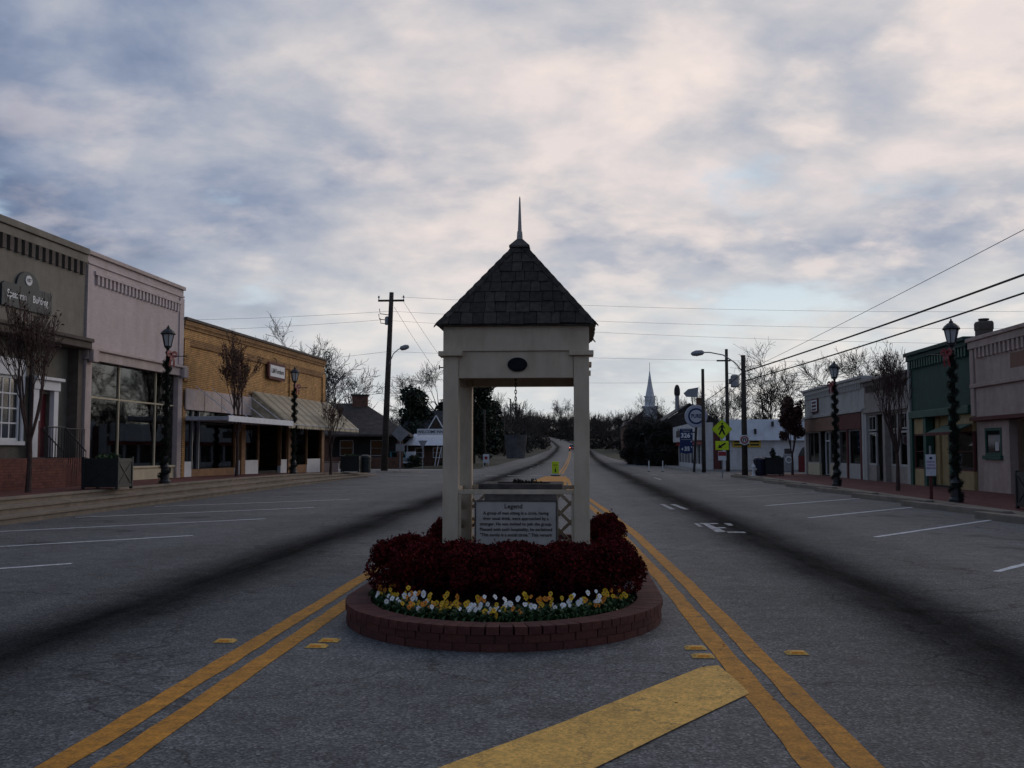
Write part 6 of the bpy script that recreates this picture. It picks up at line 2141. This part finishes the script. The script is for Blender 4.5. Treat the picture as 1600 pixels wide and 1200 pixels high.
    MB().tube([(0.22 * math.cos(a), -0.28, 0.9 + 0.22 * math.sin(a)) for a in [2 * PI * k / 14 for k in range(15)]], 0.04, 6).build('hose', MT['white_paint'], t)


furniture()


# ------------------------------------------------------------------ far buildings
def gable_roof(root, x0, x1, y0, y1, ze, zr, m, over=0.3, axis='x', th=0.12):
    mb = MB()
    if axis == 'x':
        ym = (y0 + y1) / 2
        a, b = x0 - over, x1 + over
        k = (zr - ze) / (ym - y0)
        for s, ye in ((-1, y0 - over), (1, y1 + over)):
            zz = ze - over * k
            v = [(a, ye, zz), (b, ye, zz), (b, ym, zr), (a, ym, zr)]
            v += [(p[0], p[1], p[2] + th) for p in v]
            f = [(0, 1, 2, 3), (7, 6, 5, 4), (0, 4, 5, 1), (1, 5, 6, 2), (3, 7, 4, 0), (2, 6, 7, 3)]
            mb.add(v, f if s > 0 else [tuple(reversed(q)) for q in f])
    else:
        xm = (x0 + x1) / 2
        a, b = y0 - over, y1 + over
        k = (zr - ze) / (xm - x0)
        for s, xe in ((-1, x0 - over), (1, x1 + over)):
            zz = ze - over * k
            v = [(xe, a, zz), (xe, b, zz), (xm, b, zr), (xm, a, zr)]
            v += [(p[0], p[1], p[2] + th) for p in v]
            f = [(0, 1, 2, 3), (7, 6, 5, 4), (0, 4, 5, 1), (1, 5, 6, 2), (3, 7, 4, 0), (2, 6, 7, 3)]
            mb.add(v, f)
    return mb.build('roof', MT[m], root)


def far_buildings():
    # gas station
    t = thing('gas_station', 'low white gas station with pale mansard roof and shop windows', 'building', (10.6, 83.3, 0))
    D, Wd = 22.0, 24.0
    bx(t, 'front_wall', 'white_wall', (1.3, Wd, 0, 0.25, -0.1, 2.42))
    bx(t, 'corner_wall', 'white_wall', (0, 0.62, 0.002, 0.252, -0.1, 3.9))
    bx(t, 'corner_post', 'maroon', (0.64, 1.18, -0.06, 0.22, -0.1, 3.75))
    bx(t, 'side_wall', 'white_wall', (Wd - 0.25, Wd, 0.252, D, -0.1, 2.4))
    bx(t, 'rear_wall', 'white_wall', (0.0, Wd - 0.252, D - 0.25, D, -0.1, 2.4))
    r = MB()
    r.add([(1.2, -0.35, 2.43), (Wd + 0.35, -0.35, 2.43), (Wd + 0.35, 0.1, 4.15), (1.2, 0.1, 4.15), (1.2, 0.0, 2.43), (Wd + 0.35, 0.0, 2.43), (Wd + 0.35, 0.35, 4.15), (1.2, 0.35, 4.15)],
          [(0, 1, 2, 3), (7, 6, 5, 4), (0, 4, 5, 1), (3, 2, 6, 7), (0, 3, 7, 4), (1, 5, 6, 2)])
    rf = r.build('mansard_roof', MT['white_metal'], t)
    for k in range(1, 14):
        x = 1.2 + k * 1.75
        MB().bar((x, -0.36, 2.45), (x, 0.088, 4.15), 0.05, 0.03, up=(0, 1, 0)).build('roof_seam', MT['white_metal'], rf)
    bx(t, 'roof_deck', 'dark_roof', (0.3, Wd - 0.3, 0.36, D - 0.26, 3.5, 3.7))
    for x, z in ((3.9, 2.95), (5.3, 3.55), (8.3, 3.75)):
        bx(t, 'roof_vent', 'dark_wall', (x, x + 0.16, -0.4, -0.1, z, z + 0.42))
    # street side: fascia with emblem, red band, windows
    bx(t, 'side_fascia', 'white_wall', (-0.55, -0.2, 0.3, D, 2.45, 4.0), bevel=0.02)
    bx(t, 'fascia_roof', 'dark_roof', (-0.2, 0.3, 0.3, D, 3.7, 3.9))
    bx(t, 'emblem', 'sign_black', (-0.57, -0.555, 15.0, 18.5, 2.9, 3.55))
    bx(t, 'emblem', 'sign_black', (-0.575, -0.5705, 16.0, 16.8, 3.552, 3.75))
    bx(t, 'red_band', 'sign_red', (-0.25, 0.05, 0.31, D, 2.12, 2.44))
    bx(t, 'sill_wall', 'white_wall', (0.0, 0.2, 0.31, D, -0.1, 0.45))
    for k in range(8):
        y = 0.5 + 2.65 * k
        bx(t, 'pier', 'white_wall', (-0.02, 0.2, y, y + 0.35, 0.452, 2.118))
        bx(t, 'window', 'car_glass', (0.08, 0.1, y + 0.352, y + 2.648, 0.452, 2.118))
    s = thing('wall_banner', 'long yellow banner sign on the white gas station wall', 'sign', (13.9, 83.27, 0.32))
    bx(s, 'panel', 'sign_yellow', (-1.15, 1.15, -0.05, -0.005, 1.55, 2.2))
    for z in (2.0, 1.75):
        for x0, x1 in ((-1.0, -0.35), (-0.25, 0.2), (0.3, 1.0)):
            bx(s, 'text_line', 'sign_black', (x0, x1, -0.056, -0.051, z - 0.06, z + 0.06))
    # dark gabled building behind it
    t = thing('gabled_hall', 'dark gabled building behind the gas station', 'building', (7.8, 112, 0))
    bx(t, 'wall', 'dark_wall', (0, 9.5, 0, 16, -0.1, 3.6))
    MB().slab([(0, 3.6), (9.5, 3.6), (4.75, 6.7)], 0.0, 0.2).build('gable', MT['dark_wall'], t)
    gable_roof(t, 0, 9.5, 0.2, 16, 3.6, 6.75, 'dark_roof', 0.35, 'y')
    c = bx(t, 'chimney', 'brown_brick', (5.9, 6.5, 3, 3.6, 6.0, 7.6))
    bx(t, 'door', 'white_paint', (1.2, 2.1, -0.04, -0.001, 0, 2.1))
    t = thing('roof_vent_stack', 'pale stack with dark rounded cowl on the gabled roof', 'vent', (11.4, 114.0, 6.2))
    t.scale = (0.68, 0.68, 0.8)
    MB().lathe([(0.38, 0), (0.34, 2.0)], 10).build('stack', MT['galv'], t)
    MB().lathe([(0.42, 2.0), (0.5, 2.3), (0.48, 2.9), (0.3, 3.4), (0.05, 3.55)], 10).build('cowl', MT['dark_wall'], t)
    # church
    cy = 226
    t = thing('church', 'distant brick church with white steeple', 'church', (16.6, cy, zt(cy)))
    bx(t, 'nave_wall', 'brown_brick', (-5.5, 5.5, 2, 26, -0.5, 6.0))
    MB().slab([(-5.5, 6), (5.5, 6), (0, 10)], 2.0, 2.3).build('gable', MT['brown_brick'], t)
    gable_roof(t, -5.5, 5.5, 2.3, 26, 6, 10, 'dark_roof', 0.3, 'y')
    tw = bx(t, 'tower_base', 'brown_brick', (-1.9, 1.9, -0.5, 1.998, -0.5, 6.6))
    for x in (-3.8, 3.0):
        bx(t, 'window', 'white_paint', (x, x + 0.8, 1.95, 1.999, 1.2, 4.2))
    for x in (-1.2, 0.9):
        bx(tw, 'pilaster', 'white_paint', (x, x + 0.3, -0.56, -0.502, -0.3, 6.0))
    st = bx(t, 'steeple', 'church_white', (-1.5, 1.5, -0.75, 2.25, 6.602, 9.8), bevel=0.04)
    bx(st, 'cornice', 'church_white', (-1.75, 1.75, -1.0, 2.5, 9.802, 10.2), bevel=0.06)
    MB().lathe([(1.25, 10.2), (1.2, 12.2), (1.4, 12.25), (1.4, 12.45)], 8, (0, 0.75, 0), rot=PI / 8).build('belfry', MT['church_white'], st)
    for k in range(8):
        a = PI * k / 4
        o = MB().box(-0.25, 0.25, -0.03, 0.03, 10.5, 11.7).build('louvre', MT['slate'], st)
        o.location = (1.15 * math.cos(a), 0.75 + 1.15 * math.sin(a), 0)
        o.rotation_euler = (0, 0, a + PI / 2)
    MB().lathe([(1.05, 12.45), (0.5, 15.2), (0.03, 18.4)], 8, (0, 0.75, 0), rot=PI / 8).build('spire', MT['slate'], st)
    MB().tube([(0, 0.75, 18.3), (0, 0.75, 20.0)], 0.045, 5).build('finial', MT['black_metal'], st)
    # bungalow
    t = thing('bungalow', 'brown brick bungalow with deep porch and low hip roof', 'house', (-27.0, 91.5, 0), 0.12)
    bx(t, 'wall', 'dark_wall', (0.5, 10.5, 2.6, 13, -0.1, 3.1))
    bx(t, 'porch_wall', 'brown_brick', (0, 11, 0, 0.35, -0.1, 1.0))
    bx(t, 'porch_floor', 'pale_concrete', (0.01, 10.99, 0.352, 2.598, -0.1, 0.45))
    for x in (0, 3.6, 10.45):
        bx(t, 'porch_column', 'brown_brick', (x, x + 0.55, -0.03, 0.4, 1.002, 3.1), bevel=0.02)
    for x in (1.6, 4.9, 7.8):
        window(t, x, x + 1.3, 1.1, 2.6, 'white_paint', y=2.5, nx=1, nz=2, dark=True)
    r = MB()
    o_ = 0.7
    ze, zr = 3.1, 6.3
    v = [(-o_, -o_, ze), (11 + o_, -o_, ze), (11 + o_, 13 + o_, ze), (-o_, 13 + o_, ze), (4.2, 6.5, zr), (6.8, 6.5, zr)]
    v += [(p[0], p[1], p[2] - 0.18) for p in v[:4]]
    r.add(v, [(0, 1, 5, 4), (1, 2, 5), (2, 3, 4, 5), (3, 0, 4), (6, 7, 1, 0), (7, 8, 2, 1), (8, 9, 3, 2), (9, 6, 0, 3), (9, 8, 7, 6)])
    rf = r.build('roof', MT['brown_roof'], t)
    bx(rf, 'chimney', 'brown_brick', (5.7, 7.2, 5.6, 6.6, 5.2, 7.0), bevel=0.02)
    bx(rf, 'chimney_cap', 'dark_wall', (5.6, 7.3, 5.5, 6.7, 7.002, 7.15))
    # inn
    t = thing('inn', 'small red brick inn with white metal roof and name board', 'building', (-17.0, 98.5, 0), 0.0)
    bx(t, 'wall', 'brown_brick', (0.45, 5.8, 1.0, 6.0, -0.1, 2.2))
    for x in (1.0, 2.8, 4.6):
        window(t, x, x + 0.9, 0.9, 1.9, 'white_paint', y=0.9, nx=1, nz=2, dark=True)
    r = MB()
    v = [(0, 0, 2.12), (6.2, 0, 2.12), (6.2, 6.8, 2.12), (0, 6.8, 2.12), (0.75, 2.2, 3.3), (5.45, 2.2, 3.3), (5.45, 4.6, 3.3), (0.75, 4.6, 3.3)]
    r.add(v, [(0, 1, 5, 4), (1, 2, 6, 5), (2, 3, 7, 6), (3, 0, 4, 7), (4, 5, 6, 7), (3, 2, 1, 0)])
    rf = r.build('roof', MT['white_metal'], t)
    for k in range(1, 9):
        f = k / 9
        MB().bar((6.2 * f, -0.004, 2.13), (0.75 + 4.7 * f, 2.196, 3.31), 0.04, 0.03).build('roof_seam', MT['white_metal'], rf)
    for x in (0.3, 5.7):
        bx(t, 'porch_post', 'white_paint', (x, x + 0.12, 0.2, 0.32, -0.1, 2.11))
    bx(t, 'name_board', 'white_paint', (1.15, 3.85, 1.3, 1.36, 3.15, 3.78))
    text('WELCOME INN', 0.40, MT['text_dark'], t, (2.5, 1.294, 3.47), bold=0.02, sx=0.92)
    # house with white dormer gable behind
    t = thing('dormer_house', 'dark roofed house with small white dormer gable behind the inn', 'house', (-18.4, 107, 0))
    bx(t, 'wall', 'dark_wall', (0, 5.8, 0, 7, -0.1, 3.0))
    for s_ in (0.0, 5.65):
        o = MB().add([(s_, 0.0, 3.0), (s_, 7.0, 3.0), (s_, 3.5, 5.85), (s_ + 0.15, 0.0, 3.0), (s_ + 0.15, 7.0, 3.0), (s_ + 0.15, 3.5, 5.85)], [(0, 2, 1), (3, 4, 5), (0, 3, 5, 2), (1, 2, 5, 4), (0, 1, 4, 3)]).build('gable', MT['dark_wall'], t)
    gable_roof(t, 0, 5.8, 0, 7, 3.0, 5.9, 'dark_roof', 0.3, 'x')
    d = MB().slab([(2.6, 3.95), (4.1, 3.95), (3.35, 5.2)], 0.7, 2.6).build('dormer', MT['dark_wall'], t)
    bx(d, 'dormer_window', 'car_glass', (3.12, 3.58, 0.66, 0.699, 4.05, 4.6))
    for s_ in (-1, 1):
        MB().bar((3.35 + s_ * 0.9, 0.64, 3.85), (3.35, 0.64, 5.4), 0.1, 0.1, up=(0, 1, 0)).build('dormer_trim', MT['white_paint'], d)


far_buildings()


# ------------------------------------------------------------------ vehicles
def wheel(root, x, y, r=0.33, w=0.22):
    o = MB().lathe([(r * 0.6, -w / 2), (r * 0.95, -w / 2), (r, -w / 4), (r, w / 4), (r * 0.95, w / 2), (r * 0.6, w / 2)], 16).build('wheel', MT['tyre'], root)
    o.location = (x, y, r)
    o.rotation_euler = (0, R(90), 0)
    MB().lathe([(r * 0.58, -w / 2 - 0.004), (r * 0.55, w / 2 + 0.004)], 12).build('rim', MT['galv'], o)


def vehicles():
    # distant red car driving away
    y = 238
    t = thing('car', 'distant red car with lit tail lamp driving away on the road', 'car', (-0.75, y, zt(y) + 0.01), 0)
    b = MB()
    prof = [(-2.2, 0.25), (-2.25, 0.75), (-2.1, 0.92), (2.0, 0.82), (2.2, 0.6), (2.2, 0.28)]
    b.add([(s * 0.88, p[0], p[1]) for s in (-1, 1) for p in prof], [tuple(range(6)), tuple(reversed(range(6, 12)))] + [((i + 1) % 6, i, i + 6, (i + 1) % 6 + 6) for i in range(6)])
    b.build('body', MT['red_paint'], t, bevel=0.06)
    c = MB()
    pr = [(-1.75, 0.92), (-1.15, 1.42), (0.2, 1.45), (1.0, 0.9)]
    c.add([(s * (0.82 if p[1] < 1 else 0.66), p[0], p[1]) for s in (-1, 1) for p in pr], [tuple(range(4)), tuple(reversed(range(4, 8)))] + [((i + 1) % 4, i, i + 4, (i + 1) % 4 + 4) for i in range(4)])
    c.build('cabin', MT['car_glass'], t, bevel=0.04)
    for s in (-1, 1):
        bx(t, 'tail_lamp', 'tail', (s * 0.68 - 0.13, s * 0.68 + 0.13, -2.29, -2.24, 0.62, 0.80))
        for yy in (-1.35, 1.35):
            wheel(t, s * 0.78, yy)
    bx(t, 'bumper', 'red_paint', (-0.86, 0.86, -2.33, -2.26, 0.32, 0.52), bevel=0.02)
    bx(t, 'number_plate', 'white_paint', (-0.22, 0.22, -2.275, -2.255, 0.62, 0.76))
    # teal pickup parked by the bungalow
    t = thing('pickup', 'teal pickup parked between the bungalow and the inn', 'pickup', (-17.2, 95.5, 0.0), R(28))
    b = MB()
    b.box(-0.92, 0.92, -2.5, 2.6, 0.42, 0.92)
    b.build('body', MT['teal_paint'], t, bevel=0.08)
    c = MB()
    v = [(-0.85, -1.0, 0.92), (0.85, -1.0, 0.92), (0.85, 0.85, 0.92), (-0.85, 0.85, 0.92), (-0.72, -0.45, 1.5), (0.72, -0.45, 1.5), (0.72, 0.7, 1.5), (-0.72, 0.7, 1.5)]
    c.add(v, [(0, 1, 5, 4), (1, 2, 6, 5), (2, 3, 7, 6), (3, 0, 4, 7), (4, 5, 6, 7), (3, 2, 1, 0)])
    cb = c.build('cab', MT['teal_paint'], t, bevel=0.04)
    MB().add([(-0.72, -0.985, 0.98), (0.72, -0.985, 0.98), (0.62, -0.50, 1.45), (-0.62, -0.50, 1.45)], [(0, 1, 2, 3)]).build('windscreen', MT['car_glass'], cb)
    for s in (-1, 1):
        MB().add([(s * 0.856, -0.75, 0.98), (s * 0.856, 0.7, 0.98), (s * 0.745, 0.6, 1.44), (s * 0.745, -0.38, 1.44)], [(0, 1, 2, 3)]).build('side_window', MT['car_glass'], cb)
        bx(t, 'headlight', 'lamp_glass', (s * 0.7 - 0.15, s * 0.7 + 0.15, -2.54, -2.49, 0.66, 0.84))
        for yy in (-1.6, 1.6):
            wheel(t, s * 0.82, yy, 0.36)
        bx(t, 'bed_side', 'teal_paint', (s * 0.86 - 0.05, s * 0.86 + 0.05, 0.9, 2.58, 0.921, 1.12))
    bx(t, 'grille', 'galv', (-0.5, 0.5, -2.53, -2.501, 0.6, 0.86))
    bx(t, 'bumper', 'white_paint', (-0.92, 0.92, -2.62, -2.51, 0.42, 0.58), bevel=0.02)
    t = thing('white_cabinet', 'pale grey box cabinet standing beside the teal pickup', 'cabinet', (-15.6, 94.5, 0.0), 0.1)
    bx(t, 'body', 'white_metal', (-0.45, 0.45, -0.3, 0.3, 0.45, 1.5), bevel=0.03)
    bx(t, 'door', 'white_metal', (-0.40, 0.40, -0.32, -0.301, 0.5, 1.45))
    bx(t, 'plinth', 'pale_concrete', (-0.5, 0.5, -0.35, 0.35, -0.05, 0.448))


vehicles()
S.cycles.max_bounces = 4
S.cycles.diffuse_bounces = 2
S.cycles.glossy_bounces = 2
S.cycles.use_adaptive_sampling = True
S.cycles.adaptive_threshold = 0.02
S.cycles.transmission_bounces = 4
S.cycles.transparent_max_bounces = 8
W.cycles.sampling_method = 'MANUAL'
W.cycles.sample_map_resolution = 512
